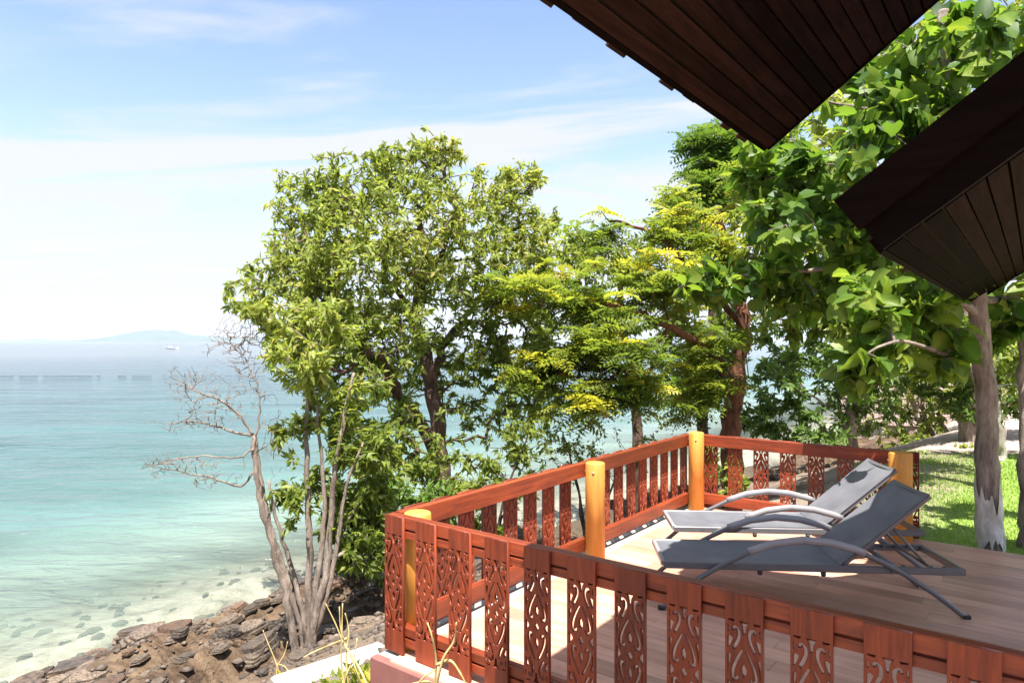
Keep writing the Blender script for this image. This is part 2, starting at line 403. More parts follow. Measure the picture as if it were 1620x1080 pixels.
def mkground():
    m, N, L = newmat('ground')
    g = nd(N, L, 'ShaderNodeNewGeometry')
    A = lambda n: nd(N, L, 'ShaderNodeAttribute', attribute_name=n).outputs['Fac']
    n1 = nd(N, L, 'ShaderNodeTexNoise', {'Vector': g.outputs['Position'], 'Scale': 2.2, 'Detail': 8.0, 'Roughness': 0.65}).outputs['Fac']
    n2 = nd(N, L, 'ShaderNodeTexNoise', {'Vector': g.outputs['Position'], 'Scale': 26.0, 'Detail': 4.0, 'Roughness': 0.6}).outputs['Fac']
    n4 = nd(N, L, 'ShaderNodeTexNoise', {'Vector': nd(N, L, 'ShaderNodeMapping', {'Vector': g.outputs['Position'], 'Rotation': (0, 0, R(-42)), 'Scale': (1, 4.5, 1)}).outputs[0], 'Scale': 1.7, 'Detail': 7.0, 'Roughness': 0.7}).outputs['Fac']
    n3 = nd(N, L, 'ShaderNodeTexNoise', {'Vector': g.outputs['Position'], 'Scale': 0.9, 'Detail': 5.0}).outputs['Fac']
    sand = mixcol(N, L, n1, (0.12, 0.088, 0.062), (0.33, 0.27, 0.215))
    rockc = ramp(N, L, n4, [(0.30, (0.016, 0.011, 0.008)), (0.43, (0.065, 0.042, 0.027)), (0.52, (0.12, 0.08, 0.05)), (0.63, (0.17, 0.12, 0.078)), (0.75, (0.13, 0.05, 0.02))])
    wetc = mixcol(N, L, n1, (0.035, 0.027, 0.02), (0.13, 0.10, 0.07))
    gr = ramp(N, L, n2, [(0.3, (0.14, 0.22, 0.03)), (0.7, (0.32, 0.42, 0.09))])
    gr = mixcol(N, L, n3, gr, (0.17, 0.25, 0.05))
    sand = mixcol(N, L, A('pale'), sand, mixcol(N, L, n1, (0.30, 0.225, 0.185), (0.50, 0.40, 0.345)))
    c = mixcol(N, L, A('rock'), sand, rockc)
    wmx = nd(N, L, 'ShaderNodeMath', {0: A('wet'), 1: 0.85}, operation='MULTIPLY').outputs[0]
    c = mixcol(N, L, wmx, c, wetc)
    c = mixcol(N, L, A('sub'), c, ramp(N, L, n1, [(0.30, (0.09, 0.08, 0.06)), (0.40, (0.25, 0.235, 0.175)), (0.6, (0.42, 0.40, 0.31))]))
    c = mixcol(N, L, A('grass'), c, gr)
    hs = nd(N, L, 'ShaderNodeMath', {0: n1, 1: 1.0, 2: n2}, operation='MULTIPLY_ADD').outputs[0]
    b = nd(N, L, 'ShaderNodeBump', {'Height': hs, 'Strength': 0.6, 'Distance': 0.06})
    p = nd(N, L, 'ShaderNodeBsdfPrincipled', {'Base Color': c, 'Roughness': 0.9, 'Specular IOR Level': 0.2, 'Normal': b.outputs[0]})
    nd(N, L, 'ShaderNodeOutputMaterial', {0: p.outputs[0]})
    return m
ground = link('ground', me, mkground()); tag(ground, 'rocky bank, lawn and sandy shore', None, None, 'structure')

def mksea():
    m, N, L = newmat('sea water')
    g = nd(N, L, 'ShaderNodeNewGeometry')
    dv = nd(N, L, 'ShaderNodeVectorMath', {0: g.outputs['Position'], 1: (-CV[0], -CV[1], 0)}, operation='DOT_PRODUCT').outputs['Value']
    n0 = nd(N, L, 'ShaderNodeTexNoise', {'Vector': g.outputs['Position'], 'Scale': 0.35, 'Detail': 4.0}).outputs['Fac']
    wob = nd(N, L, 'ShaderNodeMath', {0: n0, 1: 3.0, 2: dv}, operation='MULTIPLY_ADD').outputs[0]
    s = nd(N, L, 'ShaderNodeMath', {0: wob, 1: 9.75}, operation='SUBTRACT').outputs[0]      # metres out from the waterline
    lg = nd(N, L, 'ShaderNodeMath', {0: nd(N, L, 'ShaderNodeMath', {0: nd(N, L, 'ShaderNodeMath', {0: s, 1: 0.0}, operation='MAXIMUM').outputs[0], 1: 1.0}, operation='ADD').outputs[0], 1: 200.0}, operation='LOGARITHM').outputs[0]
    # lg: 0 at the waterline, 0.34 at 5 m, 0.45 at 10 m, 0.65 at 30 m, 1 at 200 m
    c = ramp(N, L, lg, [(0.0, (0.24, 0.27, 0.21)), (0.30, (0.19, 0.26, 0.21)), (0.42, (0.080, 0.158, 0.138)), (0.56, (0.042, 0.112, 0.106)), (0.8, (0.030, 0.070, 0.082)), (1.0, (0.030, 0.052, 0.068))])
    pt = nd(N, L, 'ShaderNodeTexNoise', {'Vector': nd(N, L, 'ShaderNodeMapping', {'Vector': g.outputs['Position'], 'Rotation': (0, 0, R(40)), 'Scale': (1.0, 3.0, 1)}).outputs[0], 'Scale': 0.12, 'Detail': 5.0, 'Roughness': 0.6}).outputs['Fac']
    pm = nd(N, L, 'ShaderNodeMapRange', {0: pt, 1: 0.3, 2: 0.7, 3: 0.62, 4: 1.25}).outputs[0]
    c = nd(N, L, 'ShaderNodeVectorMath', {0: c, 'Scale': pm}, operation='SCALE').outputs[0]
    mpw = nd(N, L, 'ShaderNodeMapping', {'Vector': g.outputs['Position'], 'Rotation': (0, 0, R(18)), 'Scale': (0.75, 1.9, 1)}).outputs[0]
    w1 = nd(N, L, 'ShaderNodeTexNoise', {'Vector': mpw, 'Scale': 1.5, 'Detail': 5.0, 'Roughness': 0.55, 'Distortion': 0.5}).outputs['Fac']
    w2 = nd(N, L, 'ShaderNodeTexNoise', {'Vector': mpw, 'Scale': 0.22, 'Detail': 3.0, 'Distortion': 0.4}).outputs['Fac']
    w12 = nd(N, L, 'ShaderNodeMath', {0: w2, 1: 2.5, 2: w1}, operation='MULTIPLY_ADD').outputs[0]
    ld = nd(N, L, 'ShaderNodeVectorMath', {0: g.outputs['Position']}, operation='LENGTH').outputs['Value']
    bs = nd(N, L, 'ShaderNodeMapRange', {0: ld, 1: 15.0, 2: 240.0, 3: 1.0, 4: 0.12}, interpolation_type='SMOOTHSTEP').outputs[0]
    b = nd(N, L, 'ShaderNodeBump', {'Height': w12, 'Strength': bs, 'Distance': 0.26})
    p = nd(N, L, 'ShaderNodeBsdfPrincipled', {'Base Color': c, 'Roughness': 0.12, 'IOR': 1.33, 'Specular IOR Level': 0.5, 'Normal': b.outputs[0]})
    al = nd(N, L, 'ShaderNodeMapRange', {0: s, 1: -0.4, 2: 6.0, 3: 0.20, 4: 1.0}, interpolation_type='SMOOTHSTEP').outputs[0]
    L.new(al, p.inputs['Alpha'])
    nd(N, L, 'ShaderNodeOutputMaterial', {0: p.outputs[0]})
    return m
xs = np.concatenate([np.linspace(-8200, -200, 20), np.linspace(-150, 150, 40), np.linspace(200, 8200, 20)])
ys = np.concatenate([np.linspace(-120, 200, 40), np.linspace(300, 8200, 24)])
SX, SY = np.meshgrid(xs, ys, indexing='ij'); si = np.arange(SX.size).reshape(SX.shape)
sq = np.stack([si[:-1, :-1], si[1:, :-1], si[1:, 1:], si[:-1, 1:]], -1).reshape(-1, 4)
sea = link('sea', arrmesh('sea', np.stack([SX, SY, np.full_like(SX, SEA)], -1).reshape(-1, 3), sq), mksea())
tag(sea, 'pale turquoise sea', None, None, 'structure')

def hills(name, prof, d, depth, label):
    """a ridge seen far over the sea: px, height in px -> real metres at distance d"""
    pxs = np.linspace(prof[0][0], prof[-1][0], 70)
    hh = np.interp(pxs, [p[0] for p in prof], [p[1] for p in prof])
    hh = np.maximum(hh*(1 + 0.10*fbm(pxs*0.05, pxs*0+1, 3, 4)), 0.0)
    X = (pxs-810)/F*(d+depth*.5); H = hh/F*(d+depth*.5)
    rows = []
    for k, (f, g) in enumerate(((0, 0), (0.2, .55), (0.42, 0.9), (0.5, 1.0), (0.6, 0.92), (0.8, .5), (1, 0))):
        rows.append(np.stack([X, np.full_like(X, d + depth*f), SEA - 0.5 + H*g*(1 + 0.08*fbm(X*0.01, X*0+k, 5, 3))], -1))
    V = np.concatenate(rows); n = len(pxs)
    Fq = [[r*n+i, r*n+i+1, (r+1)*n+i+1, (r+1)*n+i] for r in range(6) for i in range(n-1)]
    o = link(name, arrmesh(name, V, np.array(Fq), smooth=True), M['hill'])
    tag(o, label, None, None, 'structure')
hills('hills', [(95, 0), (150, 5), (190, 10), (220, 17), (245, 19.5), (270, 17), (300, 12), (350, 8), (420, 6), (480, 0)], 5600, 900, 'far wooded island on the horizon')
hills('hills', [(-60, 2), (-20, 4), (30, 3), (60, 4.5), (100, 2), (140, 0)], 7000, 700, 'low faint hills at the left of the horizon')

haze = MB().box(-8500, 8500, -400, 8500, -9.0, 140).build('haze', None)
hm = bpy.data.materials.new('haze air'); hm.use_nodes = True; hm.node_tree.nodes.clear()
pv = hm.node_tree.nodes.new('ShaderNodeVolumePrincipled')
pv.inputs['Color'].default_value = (0.74, 0.86, 1.0, 1); pv.inputs['Density'].default_value = 0.00012
ho = hm.node_tree.nodes.new('ShaderNodeOutputMaterial'); hm.node_tree.links.new(pv.outputs[0], ho.inputs['Volume'])
haze.data.materials.append(hm); tag(haze, 'thin sea haze', None, None, 'stuff')

# ------------------------------------------------------------------ deck
deck = thing('wooden_deck', 'long brown plank deck with the two loungers on it', 'deck', W(0, 2.55, 0), TH)
DV0, DV1, DU0, DU1 = -2.82, 4.2, 2.57, 6.88       # local x = v, local y = u-2.55
pw = 0.143
nrow = int((DU1-DU0)/pw)+1
bm1 = {}
for r in range(nrow):
    y0 = DU0 - 2.55 + r*pw; x = DV0
    first = True
    while x < DV1:
        ln = 1.22 if not first else (0.35 + 0.29*((r*2) % 4) + 0.06*(r % 3))
        first = False
        x1 = min(x+ln, DV1)
        key = round(x1-x, 3)
        if key not in bm1: bm1[key] = MB().box(0, key-0.002, 0, pw-0.0028, -0.02, 0, 0.0012).mesh('plank')
        link('plank', bm1[key], M['deck'], deck, (x, y0, 0.0005*random.uniform(-1, 1)))
        x = x1
MB().box(DV0+0.01, DV1, 0.02, DU1-2.55-0.01, -0.08, -0.021).build('deck_bed', M['plinth'], deck)
plinth = MB().box(-2.96, DV1, 0.0, 0.055, -1.25, -0.012, 0.006).build('plinth', M['plinth'], deck)
MB().box(-2.955, -2.825, 0.056, DU1-2.55, -1.25, -0.014, 0.006).build('side_plinth', M['kerb'], deck)

# ------------------------------------------------------------------ carved balusters and railings
def slot(pts, w0, wm=None, w1=None):
    """outline of a curved slot"""
    pts = np.array(pts, float); n = len(pts)
    # smooth resample
    t = np.linspace(0, n-1, (n-1)*3+1); i = np.clip(t.astype(int), 0, n-2); f = (t-i)[:, None]
    p0, p1, p2, p3 = pts[np.maximum(i-1, 0)], pts[i], pts[i+1], pts[np.minimum(i+2, n-1)]
    q = 0.5*((2*p1) + (p2-p0)*f + (2*p0-5*p1+4*p2-p3)*f**2 + (3*p1-p0-3*p2+p3)*f**3)
    wm = w0 if wm is None else wm; w1 = w0 if w1 is None else w1
    w = np.interp(np.linspace(0, 1, len(q)), [0, 0.5, 1], [w0, wm, w1])[:, None]/2
    tg = np.gradient(q, axis=0); tg /= np.linalg.norm(tg, axis=1)[:, None]+1e-9
    nn = np.stack([-tg[:, 1], tg[:, 0]], -1)
    return np.concatenate([q+nn*w, (q-nn*w)[::-1]])
def carve_mesh(simple=False):
    w = 0.0725; zc = 0.398; wy = 0.0795
    holes = []
    def both(poly):
        poly = np.array(poly, float)
        for sx in (1, -1): holes.append(poly*np.array([sx, 1]))
    def four(poly):
        poly = np.array(poly, float)
        for sx in (1, -1):
            for sy in (1, -1): holes.append(poly*np.array([sx, sy]))
    holes.append(np.array([(0, .30), (.22, 0), (0, -.30), (-.22, 0)]))
    for sy in (1, -1):
        holes.append(np.array([(0, 1.36), (.17, 1.02), (.15, .78), (0, .62), (-.15, .78), (-.17, 1.02)])*[1, sy])
        holes.append(np.array([(.30, 3.38), (.13, 3.12), (.07, 2.72), (-.07, 2.72), (-.13, 3.12), (-.30, 3.38)])*[1, sy])
    both([(.90, .42), (.58, .06), (.58, -.06), (.90, -.42)])
    four(slot([(.33, .66), (.42, .46), (.60, .50), (.62, .80), (.50, 1.20), (.30, 1.60), (.10, 1.96)], .17, .24, .15))
    four([(.90, .62), (.90, 1.62), (.71, 1.68), (.69, 1.52), (.80, 1.1), (.84, .70)])
    four(slot([(.58, 1.92), (.42, 2.20), (.28, 2.55), (.31, 2.88), (.52, 3.00), (.62, 2.82)], .19, .24, .17))
    four([(.90, 1.88), (.75, 2.0), (.57, 2.45), (.72, 2.56), (.90, 2.48)])
    four([(.90, 2.70), (.79, 2.74), (.80, 3.05), (.90, 3.12)])
    four([(.90, 3.38), (.46, 3.38), (.54, 3.23), (.86, 3.27)])
    cu = bpy.data.curves.new('fret', 'CURVE'); cu.dimensions = '2D'; cu.fill_mode = 'BOTH'; cu.extrude = 0.008; cu.bevel_depth = 0.0012; cu.bevel_resolution = 0
    def poly(pts):
        sp = cu.splines.new('POLY'); sp.points.add(len(pts)-1)
        for k, (x, y) in enumerate(pts): sp.points[k].co = (x, y, 0, 1)
        sp.use_cyclic_u = True
    poly([(-w, 0.005), (w, 0.005), (w, 0.7675), (-w, 0.7675)])
    for h in holes: poly([(x*w, zc+y*wy) for x, y in h])
    ob = bpy.data.objects.new('fret', cu); COL.objects.link(ob)
    dg = bpy.context.evaluated_depsgraph_get()
    me = bpy.data.meshes.new_from_object(ob.evaluated_get(dg)); me.name = 'baluster'
    bpy.data.objects.remove(ob); bpy.data.curves.remove(cu)
    me.transform(Matrix.Rotation(R(90), 4, 'X'))          # stand it up: x across, z up, y = thickness
    me.materials.clear(); me.materials.append(M['carved'])
    return me
BAL = carve_mesh()
def railing(label, v0, u0, v1, u1, outer, first, pitch, n):
    """a straight run from (v0,u0) to (v1,u1); outer = +1/-1: on which local y side the carved boards sit"""
    a, b = W(v0, u0), W(v1, u1); ln = (b-a).length
    ang = math.atan2((b-a).y, (b-a).x)
    t = thing('railing', label, 'railing', (a.x, a.y, 0), ang, 'carved railings round the deck')
    o = outer
    def yy(a, b): return sorted((o*a, o*b))
    def bar(nm, a, b, z0, z1, m=None, e=0.0, bev=0.003): y0, y1 = yy(a, b); return MB().box(-e, ln+e, y0, y1, z0, z1, bev).build(nm, m or M['rail'], t)
    tr = bar('top_rail', -0.030, 0.006, 0.652, 0.7665)
    bar('outer_strip', 0.0062, 0.026, 0.702, 0.766, bev=0.002)
    bar('outer_strip', 0.0062, 0.024, 0.650, 0.690, bev=0.002)
    br = bar('bottom_rail', -0.030, 0.006, 0.048, 0.152)
    bar('outer_strip', 0.0062, 0.026, 0.106, 0.151, bev=0.002)
    bar('outer_strip', 0.0062, 0.024, 0.047, 0.094, bev=0.002)
    for k in range(n):
        x = first + k*pitch
        if x > ln - 0.03: break
        q = link('baluster', BAL, None, t, (x, o*0.0375, random.uniform(-0.002, 0.002)))
        if o > 0: q.rotation_euler = (0, 0, math.pi)
    return t
# run directions: left rail goes +u (outer side = -v), far rail goes +v (outer = +u), front rail goes +v (outer = -u)
railing('carved red railing nearest the camera, partly in the roof shadow', -2.945, 2.686, 1.6, 2.686, -1, 0.078, 0.2462, 19)
railing('carved red railing section between the corner post and the middle orange post', -2.935, 2.74, -2.935, 4.78, 1, 0.16, 0.238, 8)
railing('carved red railing section running from the middle orange post to the tall back corner post', -2.935, 4.80, -2.935, 6.93, 1, 0.16, 0.238, 9)
railing('carved red railing along the far end behind the loungers', -2.93, 6.965, -0.86, 6.965, 1, 0.20, 0.262, 8)

def post(v, u, z0, z1, r, label):
    w = W(v, u)
    t = thing('railing_post', label, 'post', (w.x, w.y, z0), TH, 'round orange railing posts')
    h = z1 - z0
    MB().lathe([(r, 0), (r, h-0.012), (r-0.004, h-0.004), (r-0.012, h)], 32).build('shaft', M['post'], t, True)
    for a in (200, 290):
        s = MB().lathe([(0.011, -0.004), (0.011, 0.004), (0.007, 0.008)], 10).build('screw_plug', M['screw'], t, True)
        s.location = (math.cos(R(a))*(r-0.001), math.sin(R(a))*(r-0.001), h-0.075)
        s.rotation_euler = (0, R(90), R(a))
    return t
post(-2.83, 2.79, -0.012, 0.768, 0.079, 'orange post inside the near corner of the red railing')
post(-2.83, 4.79, -0.02, 0.775, 0.079, 'orange post in the middle of the seaward railing')
post(-2.83, 6.86, -0.02, 0.80, 0.079, 'orange post at the far left corner of the deck')
post(-0.95, 6.86, -0.16, 0.775, 0.095, 'thick orange post beside the lawn behind the lounger backrests')

# ------------------------------------------------------------------ roofs
def roof(name, label, v0, z0, ang, u0, u1, rise, mat, shingle_far, seedn, barge=None):
    w = W(v0, u0, z0); rr = random.Random(seedn)
    t = thing(name, label, 'roof', w, TH)               # local x = v, y = u, z up, origin at the near end of the eave
    c, s = math.cos(R(ang)), math.sin(R(ang)); L_ = u1-u0
    def slab(x0, x1, y0, y1, n0, n1, nm, m):              # x along slope, n normal to it
        pts = []
        for n_ in (n0, n1):
            for xx, yy in ((x0, y0), (x1, y0), (x1, y1), (x0, y1)): pts.append((xx*c - n_*s, yy, xx*s + n_*c))
        q = MB(); q.add(pts, [(3,2,1,0),(4,5,6,7),(0,1,5,4),(1,2,6,5),(2,3,7,6),(3,0,4,7)])
        return q.build(nm, m, t)
    bw = 0.079; nb = int(rise/bw)
    for k in range(nb):
        d = rr.uniform(-0.002, 0.002)
        slab(k*bw + (0.0 if k else 0.001), k*bw + bw - 0.010 + rr.uniform(-.002, .002), 0.0, L_, d, 0.018+d, 'soffit_board', mat)
    slab(0.004, nb*bw, 0.006, L_-0.012, 0.0205, 0.06, 'roof_deck', M['roofdeck'])
    slab(-0.026, -0.003, 0.0, L_+0.003, 0.004, 0.064, 'fascia_board', M['barge'])
    slab(-0.003, nb*bw, L_, L_+0.022, -0.006, 0.064, 'end_board', M['barge'])
    sw = 0.132
    for row in range(3):
        y = -0.05*row; k = 0
        while y < L_ - 0.02:
            ww = sw*rr.uniform(0.75, 1.2)
            over = (rr.choice((0.0, 0.006, 0.014, 0.026, 0.034)) if (y < shingle_far or rr.random() < 0.15) else 0.0) if row == 0 else rr.uniform(0, 0.02)
            x0 = -0.030 - over if row == 0 else row*0.22 - over
            slab(x0, row*0.22+0.34, max(y, -0.02)+0.002, min(y+ww, L_+0.03)-0.003, 0.066+row*0.013+rr.uniform(0, 0.004), 0.0775+row*0.013, 'shingle', M['shingle'])
            y += ww
    if barge:
        for (n0, n1, y0, y1, xe) in barge:
            slab(xe, nb*bw, y0, y1, n0, n1, 'barge_board', M['barge'])
    return t, slab
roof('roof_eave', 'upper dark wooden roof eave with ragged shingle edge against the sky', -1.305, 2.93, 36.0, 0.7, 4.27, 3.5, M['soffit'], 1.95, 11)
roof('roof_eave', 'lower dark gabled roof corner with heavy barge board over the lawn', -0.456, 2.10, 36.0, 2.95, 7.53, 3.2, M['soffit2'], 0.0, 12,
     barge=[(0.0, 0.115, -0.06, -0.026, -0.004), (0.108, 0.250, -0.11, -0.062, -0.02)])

# ------------------------------------------------------------------ sun loungers
def lounger(label, x, y, rz):
    t = thing('sun_lounger', label, 'sun lounger', (x, y, 0), rz, 'sun loungers on the deck')
    Lh, hw, zr = 1.89, 0.255, 0.285
    # local x from foot to head, y across
    for s in (-1, 1):
        MB().box(0.0, Lh, s*hw-0.013, s*hw+0.013, zr-0.022, zr+0.022, 0.005).build('side_rail', M['metal'], t)
    MB().box(-0.012, 0.016, -hw+0.0135, hw-0.0135, zr-0.010, zr+0.026, 0.004).build('foot_bar', M['metal_l'], t)
    MB().box(Lh-0.028, Lh, -hw+0.0135, hw-0.0135, zr-0.02, zr+0.02, 0.004).build('head_bar', M['metal'], t)
    for x_ in (0.62, 1.02):
        MB().box(x_-0.012, x_+0.012, -hw+0.0135, hw-0.0135, zr-0.035, zr-0.008, 0.004).build('cross_bar', M['metal'], t)
        for s in (-1, 1):
            MB().lathe([(0.012, -0.028), (0.016, -0.02), (0.016, 0.0)], 12, (x_, s*hw, zr-0.022)).build('bolt', M['tip'], t, True)
    # woven seat: a slightly sagging strip
    V = []; Fs = []
    nx, ny = 14, 8
    for i in range(nx+1):
        for j in range(ny+1):
            a, b = i/nx, j/ny
            V.append((0.02+a*1.17, -hw+0.014+b*(2*hw-0.028), zr+0.018-0.020*math.sin(math.pi*b)*(0.4+0.6*math.sin(math.pi*a))))
    n0 = len(V)
    V += [(x_, y_, z_-0.004) for x_, y_, z_ in V]
    for i in range(nx):
        for j in range(ny):
            q = i*(ny+1)+j
            Fs.append((q, q+ny+1, q+ny+2, q+1)); Fs.append((n0+q, n0+q+1, n0+q+ny+2, n0+q+ny+1))
    mb = MB(); mb.add(V, Fs); mb.build('seat_fabric', M['fabric'], t, True)
    # backrest
    ang = R(40); bl = 0.70; hx, hz_ = 1.165, zr+0.012
    ca, sa = math.cos(ang), math.sin(ang)
    fb = MB()
    for s in (-1, 1):
        yy = s*(hw-0.030)
        fb.obox((hx-0.02*sa*0, yy-0.011, hz_), (bl*ca, 0, bl*sa), (0, 0.022, 0), (-0.026*sa, 0, 0.026*ca))
    fb.obox((hx+(bl-0.001)*ca, -hw+0.030+0.0115, hz_+(bl-0.001)*sa), (-0.024*ca, 0, -0.024*sa), (0, 2*(hw-0.030)-0.023, 0), (-0.026*sa, 0, 0.026*ca))
    back = fb.build('backrest_frame', M['metal'], t)
    V = []; Fs = []
    for i in range(11):
        for j in range(9):
            a, b = i/10, j/8
            ln = -0.02+a*(bl+0.025); dn = 0.030 - 0.014*math.sin(math.pi*b)
            V.append((hx+ln*ca-dn*sa, -hw+0.012+b*(2*hw-0.024), hz_+ln*sa+dn*ca))
    n0 = len(V); V += [(x_+0.004*sa, y_, z_-0.004*ca) for x_, y_, z_ in V]
    for i in range(10):
        for j in range(8):
            q = i*9+j
            Fs.append((q, q+9, q+10, q+1)); Fs.append((n0+q, n0+q+1, n0+q+10, n0+q+9))
    mb = MB(); mb.add(V, Fs); mb.build('backrest_fabric', M['fabric'], t, True)
    # prop that holds the backrest, and its notched racks
    px_, pz_ = hx+0.40*ca+0.01, hz_+0.40*sa-0.012
    pr = MB()
    for s in (-1, 1): pr.tube([(px_, s*0.17, pz_), (px_+0.22, s*0.17, zr+0.012)], 0.009, 8)
    pr.tube([(px_+0.22, -0.20, zr+0.012), (px_+0.22, 0.20, zr+0.012)], 0.009, 8)
    pr.build('backrest_prop', M['metal'], t, True)
    for s in (-1, 1):
        rk = MB().box(1.40, 1.80, s*(hw-0.030)-0.006, s*(hw-0.030)+0.006, zr-0.012, zr+0.004)
        for k in range(5): rk.box(1.43+k*0.085, 1.455+k*0.085, s*(hw-0.030)-0.006, s*(hw-0.030)+0.006, zr+0.0045, zr+0.024)
        rk.build('rack', M['metal'], t)
    # arched legs
    prof = [(-0.02, 0.0), (0.06, 0.07), (0.21, 0.20), (0.37, 0.30), (0.54, 0.385), (0.70, 0.442), (0.88, 0.468), (1.05, 0.455), (1.21, 0.415), (1.37, 0.345), (1.51, 0.27), (1.68, 0.16), (1.80, 0.07), (1.885, 0.0)]
    pr_ = np.array(prof); tt = np.linspace(0, len(prof)-1, 40)
    sm = [(np.interp(a, range(len(prof)), pr_[:, 0]), np.interp(a, range(len(prof)), pr_[:, 1])) for a in tt]
    for s in (-1, 1):
        yy = s*(hw+0.032)
        lg = MB().tube([(a, yy, max(b, 0.012)) for a, b in sm], 0.0135, 8, True, 1.25).build('arched_leg', M['metal'], t, True)
        MB().tube([(a, yy, b+0.006) for a, b in sm if 0.50 < a < 1.30], 0.0185, 10, True, 1.35).build('armrest', M['metal_l'], lg, True)
        for x_, z_ in ((sm[0][0]+0.004, 0.014), (sm[-1][0]-0.004, 0.014)):
            MB().box(x_-0.022, x_+0.022, yy-0.017, yy+0.017, 0.0005, 0.026, 0.004).build('rubber_tip', M['tip'], lg)
        for x_ in (0.37, 1.45):
            MB().box(x_-0.015, x_+0.015, min(s*(hw+0.0135), yy), max(s*(hw+0.0135), yy), zr-0.012, zr+0.012).build('bracket', M['metal'], lg)
    return t
lounger('dark grey lounger in the roof shade, nearest the camera', 1.015, 4.745, R(-4.5))
lounger('sunlit grey lounger behind the shaded one, by the far railing', 1.285, 5.60, R(-4.0))

# ------------------------------------------------------------------ trees
def unit(a): return a/(np.linalg.norm(a, axis=-1, keepdims=True)+1e-9)
class Skel:
    """a branch skeleton: stems drawn by hand, twigs grown to reach points spread through the crown"""
    def __init__(s): s.p, s.par, s.r = [], [], []; s.stems = []
    def stem(s, pts, r0, r1, sub=5, wob=0.03, start=-1):
        pts = [np.array(p, float) for p in pts]; n = len(pts); out = []
        for i in range(n-1):
            p0, p1, p2, p3 = pts[max(i-1, 0)], pts[i], pts[i+1], pts[min(i+2, n-1)]
            for k in range(sub):
                f = k/sub
                out.append(0.5*((2*p1)+(p2-p0)*f+(2*p0-5*p1+4*p2-p3)*f*f+(3*p1-p0-3*p2+p3)*f**3))
        out.append(pts[-1]); m = len(out); prev = start; ids = []
        for i, q in enumerate(out):
            if 0 < i: q = q + rng.normal(0, wob, 3)*np.array([1, 1, .4])
            s.p.append(q); s.par.append(prev); s.r.append(r0+(r1-r0)*i/(m-1)); prev = len(s.p)-1; ids.append(prev)
        s.stems.append(([s.p[i] for i in ids], [s.r[i] for i in ids]))
        return ids
    def nearest(s, q):
        d = np.linalg.norm(np.array(s.p)-np.array(q), axis=1); return int(d.argmin())
    def grow(s, targets, seg=0.22, jit=0.05, lift=0.12, bias=0.0):
        n0 = len(s.p); s.n0 = getattr(s, 'n0', n0); tips = []
        pos = np.array(s.p); free = np.array(s.r) < 1e9
        d0 = np.array([np.linalg.norm(pos-t, axis=1).min() for t in targets])
        for ti in np.argsort(d0):
            t = targets[ti]; pos = np.array(s.p)
            dv = t-pos; d = np.linalg.norm(dv, axis=1)
            cost = d + np.maximum(0, -dv[:, 2])*0.5
            k = int(cost.argmin()); a = pos[k]; L = d[k]
            m = max(1, int(L/seg)); prev = k
            mid = (a+t)/2 + np.array([0, 0, lift*L]) + rng.normal(0, jit*L, 3)
            for i in range(1, m+1):
                f = i/m; q = (1-f)**2*a + 2*f*(1-f)*mid + f*f*t
                if i < m: q = q + rng.normal(0, min(.02, seg*.09), 3)
                s.p.append(q); s.par.append(prev); s.r.append(0); prev = len(s.p)-1
            tips.append(prev)
        return tips
    def finish(s, rt=0.006, ex=0.42, rmax=0.2):
        n = len(s.p); cnt = np.zeros(n); kids = np.zeros(n)
        for i in range(n):
            if s.par[i] >= 0: kids[s.par[i]] += 1
        cnt[kids == 0] = 1
        for i in range(n-1, -1, -1):
            if s.par[i] >= 0: cnt[s.par[i]] += cnt[i]
        r = np.minimum(rt*np.maximum(cnt, 1)**ex, rmax)
        s.rad = np.where(np.array(s.r) > 0, np.maximum(s.r, 0), r)
        return s
    def twig_mesh(s, name, n0, sides=5):
        pos = np.array(s.p); par = np.array(s.par); ids = np.arange(n0, len(pos)); ids = ids[par[ids] >= 0]
        a, b = pos[par[ids]], pos[ids]; rb = s.rad[ids]; ra = np.minimum(s.rad[par[ids]], rb*1.35)
        t = unit(b-a); up = np.where(np.abs(t[:, 2:3]) < 0.9, np.array([[0, 0, 1.0]]), np.array([[1.0, 0, 0]]))
        x = unit(np.cross(up, t)); y = np.cross(t, x)
        w = np.arange(sides)*2*np.pi/sides
        ring = np.cos(w)[None, :, None]*x[:, None] + np.sin(w)[None, :, None]*y[:, None]
        V = np.concatenate([a[:, None]+ring*ra[:, None, None], b[:, None]+ring*rb[:, None, None]], 1)
        m = len(ids); base = (np.arange(m)*2*sides)[:, None]; k = np.arange(sides); j = (k+1) % sides
        Fq = np.stack([base+k, base+j, base+sides+j, base+sides+k], -1).reshape(-1, 4)
        return arrmesh(name, V.reshape(-1, 3), Fq, smooth=True)

def ell(c, r, n, shell=0.45, clump=0.72):
    """points through an ellipsoid, denser near its skin"""
    k = max(2, n//10)
    d = unit(rng.normal(0, 1, (k, 3))); q = (shell + (1-shell)*rng.random((k, 1))**0.6)
    cl = (d*q)[rng.integers(0, k, n)] + rng.normal(0, 0.17, (n, 3))
    loose = unit(rng.normal(0, 1, (n, 3)))*rng.random((n, 1))**0.45
    return np.array(c)+np.where(rng.random((n, 1)) < clump, cl, loose)*np.array(r)
LEAF_T = np.array([(0, 0, 0), (.42, .5, .10), (1, 0, -.12), (.42, -.5, .10), (.5, 0, 0)], float); LEAF_F = np.array([(0, 4, 2, 1), (0, 3, 2, 4)])
BIG_T = np.array([(0,0,0),(.12,0,.0),(.30,.36,.10),(.58,.50,.11),(.85,.30,.0),(1,0,-.10),(.85,-.30,.0),(.58,-.50,.11),(.30,-.36,.10),(.35,0,.02),(.65,0,.03)], float)
BIG_F = np.array([(1,9,3,2),(9,10,4,3),(10,5,4,4),(1,8,7,9),(9,7,6,10),(10,6,5,5)])
